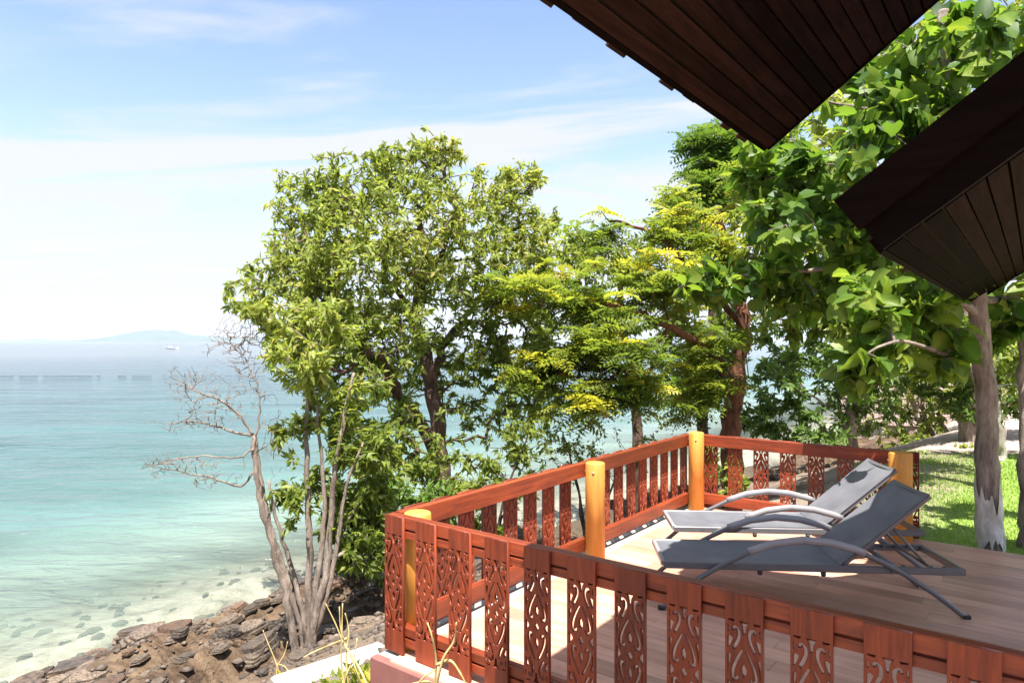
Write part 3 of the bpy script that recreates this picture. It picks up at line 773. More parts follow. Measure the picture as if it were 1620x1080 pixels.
def frond_template(n=6):
    V = []; Fq = []
    for k in range(n):
        x = 0.10+0.88*k/(n-1); l = 0.42*math.sin(math.pi*(0.2+0.74*k/(n-1)))+0.06; z = -0.42*x*x
        for s in (1, -1):
            b = len(V)
            V += [(x-.03, 0, z), (x+.0, s*l*.55, z-.02), (x+.11, s*l, z-.10), (x+.14, s*l*.5, z-.01)]
            Fq.append((b, b+1, b+2, b+3) if s < 0 else (b, b+3, b+2, b+1))
    return np.array(V), np.array(Fq)
FR_T, FR_F = frond_template()
def stamp(name, T, Fq, pos, axis, nrm, ln, wd, tint):
    axis = unit(axis); side = unit(np.cross(nrm, axis)); up = np.cross(axis, side)
    V = pos[:, None]+T[None, :, 0:1]*(axis*ln[:, None])[:, None]+T[None, :, 1:2]*(side*wd[:, None])[:, None]+T[None, :, 2:3]*(up*ln[:, None])[:, None]
    m, k = len(pos), len(T)
    FF = (np.arange(m)*k)[:, None, None]+Fq[None]
    return arrmesh(name, V.reshape(-1, 3), FF.reshape(-1, Fq.shape[1]), np.repeat(tint, k))
def rosette(tips, dirs, per, spread, droop, l0, l1, ratio, tbase, tvar):
    """leaves fanning out from each twig end"""
    n = len(tips); tips = np.repeat(tips, per, 0); dirs = np.repeat(dirs, per, 0)
    a = unit(dirs + rng.normal(0, spread, tips.shape) + np.array([0, 0, -droop]))
    nr = unit(rng.normal(0, 0.55, tips.shape)+np.array([0, -.25, .75])+0.7*dirs*np.array([1, 1, .2]))
    p = tips - dirs*rng.random((len(tips), 1))*l1*0.9 + rng.normal(0, 0.02, tips.shape)
    ln = rng.uniform(l0, l1, len(tips)); wd = ln*ratio*rng.uniform(0.8, 1.2, len(tips))
    return p, a, nr, ln, wd, np.clip(np.repeat(tbase, per)+rng.normal(0, tvar, len(tips)), 0, 1)
def tip_dirs(sk, tips):
    pos = np.array(sk.p); par = np.array(sk.par); return pos[tips], unit(pos[tips]-pos[par[tips]])
def local(me, o): me.transform(Matrix.Translation(-Vector(o)))
def make_tree(name, label, cat, sk, lobes, mats, base, leaf, clump=0.72, trunk_sides=12, group=None, twig_kw=None, whitewash=None, rt=0.006, ex=0.42, trunk_name='trunk'):
    n0 = len(sk.p)
    tg = np.concatenate([ell(c, r, n, sh, clump) for c, r, n, sh in lobes]); tips = sk.grow(tg, **(twig_kw or {})); sk.finish(rt, ex)
    t = thing(name, label, cat, tuple(base), 0, group)
    for pts, rad in sk.stems:
        mb = MB(); mb.tube(pts, list(rad), trunk_sides); me = mb.mesh(trunk_name, True); local(me, base); link(trunk_name, me, mats[0], t)
    me = sk.twig_mesh('branches', n0); local(me, base); tag(link('branches', me, mats[0], t), kind='stuff')
    p, d = tip_dirs(sk, np.array(tips))
    me = leaf(p, d); local(me, base); tag(link('crown', me, mats[1], t), kind='stuff')
    return t
def gz(x, y):
    u, v = uv_of(x, y); return float(height(np.array([u]), np.array([v]))[0])
def on_ground(px, d):
    x = (px-810)/F*d; return np.array((x, d, gz(x, d)-0.06))
def L(px, py, d, rx, ry, n, rd=None, sh=0.45):
    """a crown lobe: centre by direction and distance, radii given in photo pixels at that distance"""
    k = d/F; return (P(px, py, d), (rx*k, (rd if rd else (rx+ry)/2*k), ry*k), n, sh)

# --- the big round tree over the water
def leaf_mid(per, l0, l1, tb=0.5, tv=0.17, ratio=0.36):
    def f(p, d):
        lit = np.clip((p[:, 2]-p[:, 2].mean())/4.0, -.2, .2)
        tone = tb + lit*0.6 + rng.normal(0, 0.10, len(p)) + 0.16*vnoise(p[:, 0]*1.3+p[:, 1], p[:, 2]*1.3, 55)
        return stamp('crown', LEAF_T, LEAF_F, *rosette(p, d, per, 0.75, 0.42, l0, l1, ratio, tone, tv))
    return f
D = 10.2
b = on_ground(715, D); sk = Skel()
i1 = sk.stem([b, P(705, 800, D), P(697, 720, D), P(690, 640, D-.1), P(672, 560, D), P(655, 500, D+.1), P(672, 420, D), P(665, 330, D)], 0.17, 0.035)
i2 = sk.stem([sk.p[i1[9]], P(660, 660, D-.4), P(615, 600, D-.7), P(570, 545, D-.9), P(520, 470, D-1.0), P(470, 400, D-.9)], 0.105, 0.02, start=i1[9])
i3 = sk.stem([sk.p[i1[17]], P(705, 540, D+.5), P(740, 500, D+.8), P(780, 440, D+.9), P(815, 370, D+.8)], 0.075, 0.02, start=i1[17])
i4 = sk.stem([sk.p[i1[24]], P(625, 440, D-.5), P(575, 370, D-.7), P(540, 310, D-.6)], 0.05, 0.015, start=i1[24])
i5 = sk.stem([sk.p[i1[27]], P(715, 350, D+.2), P(705, 280, D+.1), P(698, 240, D)], 0.045, 0.012, start=i1[27])
i6 = sk.stem([sk.p[i2[8]], P(590, 560, D-1.3), P(540, 590, D-1.5), P(480, 560, D-1.6)], 0.05, 0.014, start=i2[8])
lobes = [L(500, 320, D-.5, 60, 55, 141), L(560, 300, D-.3, 80, 55, 162), L(640, 270, D, 65, 50, 141), L(695, 240, D, 38, 26, 48, sh=.2), L(610, 245, D, 30, 22, 31, sh=.2),
         L(480, 420, D-.8, 75, 70, 218), L(410, 455, D-.9, 55, 45, 75), L(570, 400, D-1.0, 110, 80, 327), L(680, 360, D-.4, 105, 85, 348),
         L(800, 320, D+.5, 60, 58, 162), L(825, 285, D+.5, 38, 28, 48, sh=.2), L(830, 400, D+.4, 65, 70, 184), L(860, 355, D+.5, 35, 30, 43), L(750, 450, D+.4, 90, 70, 227),
         L(520, 510, D-1.2, 90, 65, 250), L(620, 520, D-1.0, 85, 60, 184), L(560, 600, D-1.3, 85, 60, 123), L(700, 570, D+.3, 70, 50, 96), L(470, 560, D-1.4, 50, 50, 75),
         L(630, 700, D-1.4, 90, 55, 123), L(560, 760, D-1.2, 75, 55, 97), L(720, 760, D-1.2, 85, 45, 97), L(800, 620, D+.6, 60, 60, 58),
         L(760, 560, D+.3, 60, 55, 132), L(830, 520, D+.6, 60, 50, 105), L(870, 590, D+.5, 50, 60, 58), L(650, 620, D+.2, 60, 55, 63), L(760, 660, D+.2, 70, 50, 68), L(600, 660, D-.6, 60, 50, 52)]
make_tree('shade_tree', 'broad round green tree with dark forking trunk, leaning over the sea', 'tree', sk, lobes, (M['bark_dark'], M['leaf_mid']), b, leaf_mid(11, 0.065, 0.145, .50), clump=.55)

# --- slim multi-stemmed tree with a bare dead side, on the rocks
D = 6.95
b = on_ground(487, D); sk = Skel()
st = []
for pts, r0, r1 in (([(480,1000),(458,930),(438,870),(418,800),(405,720),(403,690)], .050, .028), ([(484,1005),(470,930),(452,870),(432,800),(425,760)], .040, .012),
                    ([(488,1005),(490,900),(488,800),(484,700),(488,600),(492,520)], .048, .016), ([(490,1005),(502,920),(512,830),(510,740),(500,640)], .046, .014),
                    ([(494,1005),(515,910),(524,820),(530,740),(545,660),(560,590)], .050, .016), ([(496,1010),(520,930),(535,850),(548,770),(575,700)], .040, .012)):
    dd = D + rng.uniform(-.12, .12)
    st.append(sk.stem([b+np.array([(pts[0][0]-487)/F*D*1.4, rng.uniform(-.06, .06), 0])]+[P(x, y, dd+0.03*i) for i, (x, y) in enumerate(pts)], r0*.95, r1*.9, wob=0.006))
lobes = [L(470, 560, D, 50, 55, 60), L(440, 510, D, 50, 35, 30, sh=.1), L(520, 520, D+.2, 45, 50, 60), L(530, 640, D+.2, 45, 60, 90), L(470, 700, D+.1, 30, 50, 25), L(580, 700, D+.3, 50, 60, 90),
         L(565, 800, D+.4, 55, 55, 130), L(580, 870, D+.2, 45, 35, 90), L(470, 800, D+.1, 40, 60, 35), L(600, 780, D+.5, 45, 50, 70)]
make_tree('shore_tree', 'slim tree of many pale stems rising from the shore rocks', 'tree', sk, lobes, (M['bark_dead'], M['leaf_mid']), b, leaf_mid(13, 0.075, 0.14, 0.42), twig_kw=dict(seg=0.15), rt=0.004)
# the bare branches of its dead neighbour
sk = Skel(); b2 = on_ground(470, D-.15)
a0 = sk.stem([b2, P(455, 950, D-.15), P(436, 880, D-.15), P(414, 800, D-.15), P(404, 730, D-.15), P(400, 690, D-.15)], .042, .022, wob=.01)
s1 = sk.stem([sk.p[a0[-1]], P(375, 655, D-.2), P(345, 632, D-.3), P(310, 620, D-.4), P(288, 605, D-.4)], .015, .004, start=a0[-1], wob=.01)
s2 = sk.stem([sk.p[a0[-1]], P(370, 685, D-.2), P(335, 672, D-.2), P(300, 668, D-.2), P(275, 672, D-.2)], .014, .004, start=a0[-1], wob=.01)
s3 = sk.stem([sk.p[a0[-7]], P(380, 770, D-.2), P(340, 757, D-.3), P(290, 748, D-.4), P(235, 738, D-.5)], .013, .003, start=a0[-7], wob=.01)
s4 = sk.stem([sk.p[a0[-4]], P(375, 725, D-.4), P(320, 722, D-.5), P(270, 728, D-.6), P(225, 742, D-.6)], .010, .003, start=a0[-4], wob=.01)
s5 = sk.stem([sk.p[a0[-2]], P(410, 640, D-.1), P(400, 590, D-.1), P(370, 550, D-.1), P(340, 540, D-.1)], .012, .003, start=a0[-2], wob=.01)
n0 = len(sk.p)
tg = np.concatenate([ell(*q) for q in (L(300, 610, D-.3, 50, 35, 193, sh=.1), L(345, 640, D-.3, 50, 40, 158, sh=.1), L(300, 665, D-.3, 45, 25, 140, sh=.1), L(270, 735, D-.5, 55, 22, 193, sh=.1), L(335, 750, D-.4, 45, 25, 123, sh=.1),
                                       L(370, 545, D-.1, 45, 38, 211, sh=.1), L(395, 600, D, 35, 50, 123, sh=.1), L(400, 520, D, 40, 40, 176, sh=.1), L(440, 700, D, 25, 60, 88, sh=.1))])
tips = sk.grow(tg, seg=0.08, jit=0.05, lift=0.04); sk.finish(0.0019, 0.36, 0.02)
t = thing('bare_tree', 'leafless tree with twiggy dead branches reaching left over the water', 'tree', tuple(b2))
for pts, rad in sk.stems:
    me = MB().tube(pts, list(rad), 8).mesh('trunk' if rad[0] > .03 else 'limb', True); local(me, b2); link(me.name.split('.')[0], me, M['bark_dead'], t)
me = sk.twig_mesh('twigs', n0, 4); local(me, b2); tag(link('twigs', me, M['bark_dead'], t), kind='stuff')

# --- feathery yellow-green trees behind the railing
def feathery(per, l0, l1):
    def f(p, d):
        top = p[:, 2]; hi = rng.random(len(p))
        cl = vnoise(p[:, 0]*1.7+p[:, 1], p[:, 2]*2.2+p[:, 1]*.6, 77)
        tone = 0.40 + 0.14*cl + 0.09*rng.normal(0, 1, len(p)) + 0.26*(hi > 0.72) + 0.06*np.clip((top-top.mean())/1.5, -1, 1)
        n = len(p); ang = np.tile(np.arange(per)*2*np.pi/per, n)+np.repeat(rng.random(n)*6.3, per)
        pp = np.repeat(p, per, 0); dd = np.repeat(d, per, 0)
        a = unit(np.stack([np.cos(ang), np.sin(ang), rng.uniform(-.35, .55, n*per)], -1)+0.35*dd)
        nr = np.tile(np.array([[0, 0, 1.0]]), (n*per, 1))+rng.normal(0, .38, (n*per, 3))
        ln = rng.uniform(l0, l1, n*per)
        tt = np.clip(np.repeat(tone, per)+rng.normal(0, .06, n*per), 0, 1)
        return stamp('crown', FR_T, FR_F, pp, a, nr, ln, ln*0.95, tt)
    return f
D = 11.0
b = on_ground(1160, D); sk = Skel()
j1 = sk.stem([b, P(1157, 740, D), P(1160, 660, D), P(1170, 580, D), P(1176, 500, D), P(1160, 410, D), P(1130, 330, D)], .21, .05)
j2 = sk.stem([sk.p[j1[12]], P(1130, 560, D-.5), P(1060, 520, D-1.0), P(990, 490, D-1.2), P(920, 480, D-1.2), P(860, 470, D-1.0)], .075, .018, start=j1[12])
j3 = sk.stem([sk.p[j1[18]], P(1130, 460, D-.5), P(1080, 410, D-.8), P(1030, 370, D-.9), P(960, 350, D-.8)], .06, .016, start=j1[18])
j4 = sk.stem([sk.p[j1[24]], P(1190, 360, D+.3), P(1200, 300, D+.3)], .05, .016, start=j1[24])
j5 = sk.stem([sk.p[j2[10]], P(1010, 570, D-1.2), P(970, 600, D-1.4), P(920, 600, D-1.4)], .035, .01, start=j2[10])
lobes = [L(945, 370, D-.8, 45, 40, 15, sh=.15), L(860, 465, D-1.0, 85, 50, 48, sh=.15), L(940, 470, D-1.2, 80, 62, 54, sh=.15), L(800, 475, D-.9, 40, 31, 12, sh=.15), L(1040, 440, D-1.0, 75, 62, 48, sh=.15), L(1075, 360, D-.6, 70, 50, 42),
         L(960, 560, D-1.4, 90, 62, 60, sh=.15), L(900, 560, D-1.3, 65, 50, 30, sh=.15), L(930, 630, D-1.4, 65, 47, 36, sh=.15), L(1000, 620, D-1.3, 45, 50, 24, sh=.15), L(1150, 390, D-.3, 55, 50, 30, sh=.15), L(1110, 560, D-.7, 60, 87, 54),
         L(1090, 640, D-.6, 40, 50, 24, sh=.15), L(850, 610, D-1.0, 55, 62, 24, sh=.15), L(1180, 300, D+.2, 60, 50, 24, sh=.15)]
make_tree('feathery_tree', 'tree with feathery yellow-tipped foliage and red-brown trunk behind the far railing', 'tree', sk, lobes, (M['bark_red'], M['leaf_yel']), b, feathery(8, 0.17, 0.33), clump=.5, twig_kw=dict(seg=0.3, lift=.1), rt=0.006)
D = 13.0
b = on_ground(1120, D); sk = Skel()
k1 = sk.stem([b, P(1112, 640, D), P(1125, 520, D), P(1140, 400, D), P(1135, 300, D), P(1130, 240, D)], .12, .03)
lobes = [L(1125, 225, D, 50, 22, 46, sh=.2), L(1150, 280, D, 70, 40, 79), L(1110, 330, D, 55, 30, 46), L(1180, 230, D, 60, 40, 72), L(1230, 290, D+.3, 60, 60, 72), L(1100, 600, D, 45, 70, 61)]
make_tree('feathery_tree', 'taller dark green feathery tree against the sky left of the roof corner', 'tree', sk, lobes, (M['bark_dark'], M['leaf_dark']), b, feathery(8, 0.20, 0.38), clump=.42, twig_kw=dict(seg=0.3, lift=.2), rt=0.008)

# --- the large-leaved tree by the lawn; its biggest leaves are single pieces
D = 6.05
b = on_ground(1567, D); sk = Skel()
l1 = sk.stem([b, P(1566, 830, D), P(1561, 740, D), P(1560, 640, D), P(1553, 540, D), P(1540, 430, D), P(1520, 300, D), P(1500, 150, D), P(1490, 20, D)], .104, .045, wob=.008)
l2 = sk.stem([sk.p[l1[22]], P(1500, 470, D), P(1430, 440, D+.3), P(1350, 425, D+.6), P(1260, 430, D+.8), P(1150, 440, D+1.0), P(1075, 455, D+1.0)], .04, .010, start=l1[22], wob=.012)
l3 = sk.stem([sk.p[l1[27]], P(1470, 330, D+.1), P(1390, 310, D+.4), P(1300, 290, D+.7), P(1210, 280, D+.9)], .045, .010, start=l1[27], wob=.012)
l4 = sk.stem([sk.p[l1[32]], P(1450, 190, D), P(1380, 175, D+.4), P(1300, 160, D+.7)], .035, .010, start=l1[32], wob=.012)
l5 = sk.stem([sk.p[l1[36]], P(1560, 100, D+.2), P(1620, 60, D+.3), P(1690, 40, D+.4)], .04, .010, start=l1[36], wob=.012)
l6 = sk.stem([sk.p[l1[20]], P(1500, 560, D-.3), P(1430, 540, D-.6), P(1370, 560, D-.7)], .025, .008, start=l1[20], wob=.012)
l7 = sk.stem([sk.p[l1[23]], P(1610, 470, D+.2), P(1680, 440, D+.3)], .04, .012, start=l1[23], wob=.012)
lobes = [L(1200, 260, D-.1, 35, 55, 20, 0.5), L(1260, 260, D, 70, 70, 34, 0.6), L(1380, 250, D, 90, 90, 50, 0.7), L(1330, 150, D+.2, 80, 60, 26, 0.6), L(1460, 120, D, 90, 90, 50, 0.7), L(1560, 60, D+.1, 80, 70, 38, 0.7),
         L(1250, 350, D-.2, 75, 60, 36, 0.6), L(1340, 380, D-.2, 80, 60, 36, 0.6), L(1100, 450, D+.3, 55, 45, 26, 0.3), L(1180, 430, D+.3, 60, 40, 28, 0.3), L(1260, 450, D+.25, 60, 40, 26, 0.3), L(1310, 480, D+.2, 40, 25, 10, 0.3),
         L(1400, 470, D-.3, 90, 50, 36, 0.5), L(1480, 430, D, 70, 60, 26, 0.6), L(1390, 570, D-.6, 55, 35, 18, 0.4), L(1360, 600, D-.7, 22, 16, 4, 0.2), L(1500, 540, D-.3, 30, 40, 10, 0.3), L(1600, 500, D+.2, 50, 40, 22, 0.5), L(1580, 440, D+.2, 70, 40, 16, .6), L(1440, 330, D, 90, 80, 36, 0.8), L(1540, 200, D, 90, 100, 40, 0.8)]
def deeper(q):
    c, r, n_, sh = q; k = c[0]/c[1]*F+810
    g = 1 + np.clip((1400-k)/60, 0, 1)*(.75 if c[1] > D else .95)/D
    o = np.array((0, 0, CAM_Z)); return (o+(c-o)*g, r, int(n_*1.15), sh)
lobes = [deeper(q) for q in lobes]
n0 = len(sk.p); tg = np.concatenate([ell(*q) for q in lobes]); tips = sk.grow(tg, seg=0.15, jit=.08, lift=.05); sk.finish(0.0045, 0.42, .05)
t = thing('large_leaved_tree', 'tree with large bright leaves and whitewashed trunk base on the lawn', 'tree', tuple(b))
for pts, rad in sk.stems:
    q = np.array(pts); big_ = rad[0] > .1
    if big_:
        tt = np.linspace(0, len(q)-1, 170); pts = np.stack([np.interp(tt, np.arange(len(q)), q[:, k]) for k in range(3)], -1); rad = np.interp(tt, np.arange(len(q)), rad)
    me = MB().tube(pts, list(rad), 32 if big_ else 12).mesh('trunk', True)
    if big_:
        co = np.empty(len(me.vertices)*3); me.vertices.foreach_get('co', co); co = co.reshape(-1, 3); cc = np.repeat(np.array(pts), 32, 0); dd_ = co-cc; an_ = np.arctan2(dd_[:, 1], dd_[:, 0])
        co = cc+dd_*(1+.07*vnoise(an_*1.3, co[:, 2]*2.2, 3)+.05*vnoise(an_*5, co[:, 2]*2.5, 5)+.035*vnoise(an_*9, co[:, 2]*14, 8))[:, None]; me.vertices.foreach_set('co', co.ravel()); me.update()
    local(me, b); link('trunk' if rad[0] > .1 else 'limb', me, M['bark_grey'], t)
# whitewash sleeve hugging the trunk
tp = [np.array(q) for q in sk.stems[0][0]]; zz = np.array([q[2] for q in tp])
def tr_at(z): return np.array([np.interp(z, zz[:25], [q[k] for q in tp[:25]]) for k in range(3)]), np.interp(z, zz[:25], sk.stems[0][1][:25])
V = []; nn = 64; levels = np.linspace(0, 1, 9)
for li, f in enumerate(levels):
    for k in range(nn):
        w = 2*math.pi*k/nn
        lo = b[2]+0.24+0.05*math.sin(3*w+1)+0.03*math.sin(7*w); hi = b[2]+0.72+0.10*math.sin(2*w+2.2)+0.05*math.sin(5*w)
        lo += .03*math.sin(13*w+.5)+.02*math.sin(19*w); hi += .06*math.sin(9*w)+.03*math.sin(17*w+2)
        z = lo+(hi-lo)*f; c, r = tr_at(z); V.append((c[0]+(r*1.075+.004)*math.cos(w)-b[0], c[1]+(r*1.075+.004)*math.sin(w)-b[1], z-b[2]))
mb = MB(); mb.add(V, [(i*nn+k, i*nn+(k+1) % nn, (i+1)*nn+(k+1) % nn, (i+1)*nn+k) for i in range(8) for k in range(nn)])
mb.build('whitewash_band', M['whitewash'], t, True)
me = sk.twig_mesh('branches', n0); local(me, b); tag(link('branches', me, M['bark_grey'], t), kind='stuff')
p, d = tip_dirs(sk, np.array(tips))
p, a, nr, ln, wd, tn = rosette(p, d, 8, 0.8, 0.55, 0.12, 0.28, 0.60, np.full(len(p), .5), .2)
a[:, 2] -= 0.25; a = unit(a); nr = unit(nr + rng.normal(0, .35, nr.shape))
# the 300 that show largest from the photo's side are leaves of their own
pxx = 810+p[:, 0]/p[:, 1]*F; pyy = 541-(p[:, 2]-CAM_Z)/p[:, 1]*F
hid = (pyy < 237+np.where(pxx < 1222, (pxx-1222)*0.68, -(pxx-1222)*0.884)) | ((pxx > 1340) & (pyy > 320-(pxx-1330)*0.845) & (pyy < 490-np.abs(pxx-1540)*0.6)) | (pxx > 1620) | (pyy < -5)
score = np.where(hid, -1, ln/p[:, 1]*(1+0.4*(p[:, 1] < 5.9))); order = np.argsort(-score)
single, rest = order[:300], order[300:]
me = stamp('crown', BIG_T, BIG_F[:, :4], p[rest], a[rest], nr[rest], ln[rest], wd[rest], tn[rest]); local(me, b); me.polygons.foreach_set('use_smooth', [True]*len(me.polygons)); tag(link('crown', me, M['leaf_big'], t), kind='stuff')
leafs = []
for k in range(10):
    T = BIG_T.copy(); T[:, 2] += rng.normal(0, .035, len(T)); T[:, 2] += -0.18*k/9*T[:, 0]**2; T[1:, 1] *= rng.uniform(.9, 1.1)
    lm = bpy.data.meshes.new('leaf'); fs = [tuple(dict.fromkeys(f)) for f in BIG_F.tolist()]
    lm.from_pydata([(q[0], q[1]*.62, q[2]) for q in T], [], fs); lm.update()
    at = lm.attributes.new('tint', 'FLOAT', 'POINT'); tv = np.full(len(T), 0.25+0.06*k, np.float32); tv[[0, 1, 5, 9, 10]] += .28; at.data.foreach_set('value', tv); lm.polygons.foreach_set('use_smooth', [True]*len(lm.polygons)); lm.materials.append(M['leaf_big']); leafs.append(lm)
for k in single:
    x = a[k]; y = unit(np.cross(nr[k], x)); z = np.cross(x, y); s = ln[k]
    o = link('leaf', leafs[int(rng.integers(10))], None, t)
    mt = Matrix(((x[0]*s, y[0]*s, z[0]*s, p[k][0]-b[0]), (x[1]*s, y[1]*s, z[1]*s, p[k][1]-b[1]), (x[2]*s, y[2]*s, z[2]*s, p[k][2]-b[2]), (0, 0, 0, 1)))
    o.matrix_local = mt

# --- trees further back
def back_tree(name, label, px, d, stems, lobes, barkm, leafm, per=12, l0=.12, l1=.22, **kw):
    b = on_ground(px, d); sk = Skel(); first = True
    for pts, r0, r1 in stems:
        sk.stem([b+np.array([0, 0, 0])]+[P(x, y, d) for x, y in pts], r0, r1, wob=.03*d/15)
    make_tree(name, label, 'tree', sk, [L(*q) for q in lobes], (M[barkm], M[leafm]), b, leaf_mid(per, l0, l1, kw.get('tb', .5)), rt=.007)
back_tree('leafy_tree', 'tree with mottled straight trunk rising just beyond the far railing', 1348, 15.0, [([(1345, 690), (1350, 640), (1352, 560), (1345, 480)], .17, .06)],
          [(1300, 560, 15.0, 110, 60, 200), (1220, 600, 14.8, 70, 55, 110), (1260, 680, 14.8, 75, 35, 80), (1400, 620, 15, 90, 60, 170), (1360, 480, 15.2, 130, 70, 200), (1180, 520, 15, 60, 60, 80), (1230, 660, 14.5, 55, 30, 55)], 'bark_grey', 'leaf_dark')
back_tree('leafy_tree', 'tall dense tree filling the gap between the two roof corners', 1556, 9.4, [([(1556, 640), (1545, 480), (1500, 300), (1450, 120)], .10, .05), ([(1550, 620), (1480, 460), (1380, 400), (1300, 330)], .05, .02)],
          [(1330, 260, 9.4, 110, 100, 190), (1440, 160, 9.4, 110, 110, 190), (1540, 80, 9.4, 110, 100, 170), (1260, 360, 9.4, 90, 80, 150), (1380, 400, 9.4, 110, 80, 190), (1480, 380, 9.5, 100, 100, 150), (1300, 480, 9.4, 100, 60, 140), (1420, 520, 9.4, 110, 60, 160), (1560, 300, 9.5, 100, 120, 120)], 'bark_grey', 'leaf_mid', per=10, l0=.12, l1=.22, tb=.42)
back_tree('leafy_tree', 'green tree whose crown joins the round tree and the feathery tree', 1010, 13.5, [([(1008, 700), (1000, 600), (985, 500), (980, 400)], .13, .04), ([(1004, 640), (1050, 560), (1090, 480)], .07, .02)],
          [(900, 420, 13.5, 70, 60, 66), (960, 400, 13.6, 70, 50, 60), (1040, 440, 13.6, 80, 70, 82), (1110, 480, 13.5, 80, 80, 88), (900, 520, 13.6, 80, 60, 66), (1000, 540, 13.6, 90, 60, 82), (1080, 600, 13.5, 70, 50, 49), (860, 600, 13.5, 60, 60, 44)], 'bark_dark', 'leaf_mid', tb=.42)
back_tree('leafy_tree', 'low dark tree with slanting forked trunks at the back of the lawn', 1488, 17.0, [([(1478, 725), (1462, 690), (1450, 650), (1430, 610)], .13, .05), ([(1482, 720), (1475, 690), (1460, 660), (1455, 620)], .09, .04), ([(1492, 720), (1496, 690), (1488, 650)], .12, .05)],
          [(1440, 640, 17, 90, 50, 120), (1500, 610, 17, 90, 60, 120), (1400, 690, 16.8, 55, 24, 40), (1470, 560, 17.2, 100, 50, 110)], 'bark_grey', 'leaf_mid')
back_tree('leafy_tree', 'stout dark trunked tree close behind the whitewashed tree', 1536, 14.0, [([(1533, 700), (1532, 640), (1530, 560), (1525, 480)], .22, .09)],
          [(1520, 560, 14, 70, 60, 150), (1560, 620, 14, 60, 55, 110), (1610, 600, 14, 60, 60, 110), (1600, 520, 14, 80, 60, 130), (1480, 520, 14, 70, 50, 110)], 'bark_grey', 'leaf_dark')
back_tree('leafy_tree', 'slim pale trunked tree right of the whitewashed trunk', 1581, 11.5, [([(1580, 690), (1575, 640), (1570, 590), (1560, 520)], .10, .04)],
          [(1600, 560, 11.6, 60, 50, 70), (1640, 600, 11.6, 60, 60, 70)], 'bark_pale', 'leaf_mid')
back_tree('leafy_tree', 'trunk cut off by the right edge of the picture beside the lawn', 1622, 6.6, [([(1622, 840), (1621, 760), (1620, 640), (1618, 520), (1620, 380)], .065, .0401)],
          [(1640, 300, 6.8, 60, 60, 30), (1690, 380, 6.8, 60, 60, 30)], 'bark_grey', 'leaf_big', per=8, l0=.14, l1=.22)

# --- bushes by the water, behind the seaward railing
def bush(label, px, d, lobes, leafm, per, l0, l1, tb=.5, barkm='bark_dark'):
    b = on_ground(px, d); sk = Skel()
    for q in lobes:
        c = q[0]; sk.stem([b+rng.normal(0, .08, 3)*[1, 1, 0], P(c*.6+px*.4, q[1]+q[4]*.7, d), P(q[0], q[1], q[2])], .022, .006, wob=.02)
    make_tree('bush', label, 'bush', sk, [L(*q) for q in lobes], (M[barkm], M[leafm]), b, leaf_mid(per, l0, l1, tb), trunk_sides=7, rt=.004, group='bushes along the bank')
bush('dense green bush below the round tree, left of the near railing corner', 600, 8.3, [(560, 830, 8.3, 50, 45, 45), (620, 800, 8.2, 70, 45, 71), (590, 890, 8.2, 50, 30, 39), (680, 800, 8.4, 60, 40, 52)], 'leaf_dark', 12, .08, .15)
bush('olive bush behind the middle of the seaward railing', 780, 9.2, [(760, 800, 9.2, 60, 60, 54), (820, 760, 9.3, 60, 60, 66), (840, 690, 9.4, 50, 60, 48), (730, 860, 9.0, 60, 40, 36)], 'leaf_mid', 12, .07, .13, .42)
bush('airy pale green bush with the sea showing through, behind the seaward railing', 930, 10.0, [(900, 730, 10, 60, 50, 40), (960, 720, 10, 55, 45, 32), (880, 680, 10, 40, 40, 24), (1010, 720, 10.2, 40, 30, 16)], 'leaf_mid', 7, .06, .11, .40)
bush('small fresh green bush right behind the far corner post', 1128, 9.6, [(1125, 730, 9.6, 22, 50, 40), (1150, 760, 9.6, 30, 35, 40)], 'leaf_yel', 10, .08, .14)
bush('little shrub at the back edge of the lawn', 1525, 13.4, [(1518, 720, 13.4, 22, 18, 40), (1420, 740, 13.5, 30, 12, 26)], 'leaf_mid', 10, .08, .14)

# ------------------------------------------------------------------ grass and low plants
gu = rng.uniform(6.95, 15.2, 140000); gv = rng.uniform(-2.6, 4.5, 140000)
gx = CV[0]*gv+CU[0]*gu; gy = CV[1]*gv+CU[1]*gu
keep = (gx/gy > 0.50) & (gx/gy < 0.95) & (np.hypot(gx-b[0], gy-b[1]) > 0.0) & (rng.random(len(gx)) < np.clip(1.4-gu/12, .25, 1)+.2*vnoise(gu*2, gv*2, 6)); gx, gy, gu, gv = gx[keep], gy[keep], gu[keep], gv[keep]
gzv = height(gu, gv); n = len(gx)
hh = rng.uniform(.018, .05, n)*(1+.5*(vnoise(gu*1.5, gv*1.5, 3) > .45)); an = rng.random(n)*6.28; wdt = rng.uniform(.004, .008, n)*(gu/8)
lean = rng.normal(0, .018, (n, 2)); c = np.stack([gx, gy, gzv-.005], -1); dx = np.stack([np.cos(an)*wdt, np.sin(an)*wdt, 0*an], -1)
V = np.stack([c-dx, c+dx, c+np.stack([lean[:, 0], lean[:, 1], hh], -1)], 1)
gm = arrmesh('grass', V.reshape(-1, 3), np.arange(3*n).reshape(-1, 3), np.repeat(np.clip(rng.normal(.55, .15, n), 0, 1), 3))
M['grass'] = leafmat('lawn grass', [(0, (.10, .19, .025)), (.5, (.20, .32, .05)), (1, (.34, .43, .10))], .35)
tag(link('grass', gm, M['grass']), 'short green lawn grass beside the deck', 'grass', None, 'stuff')
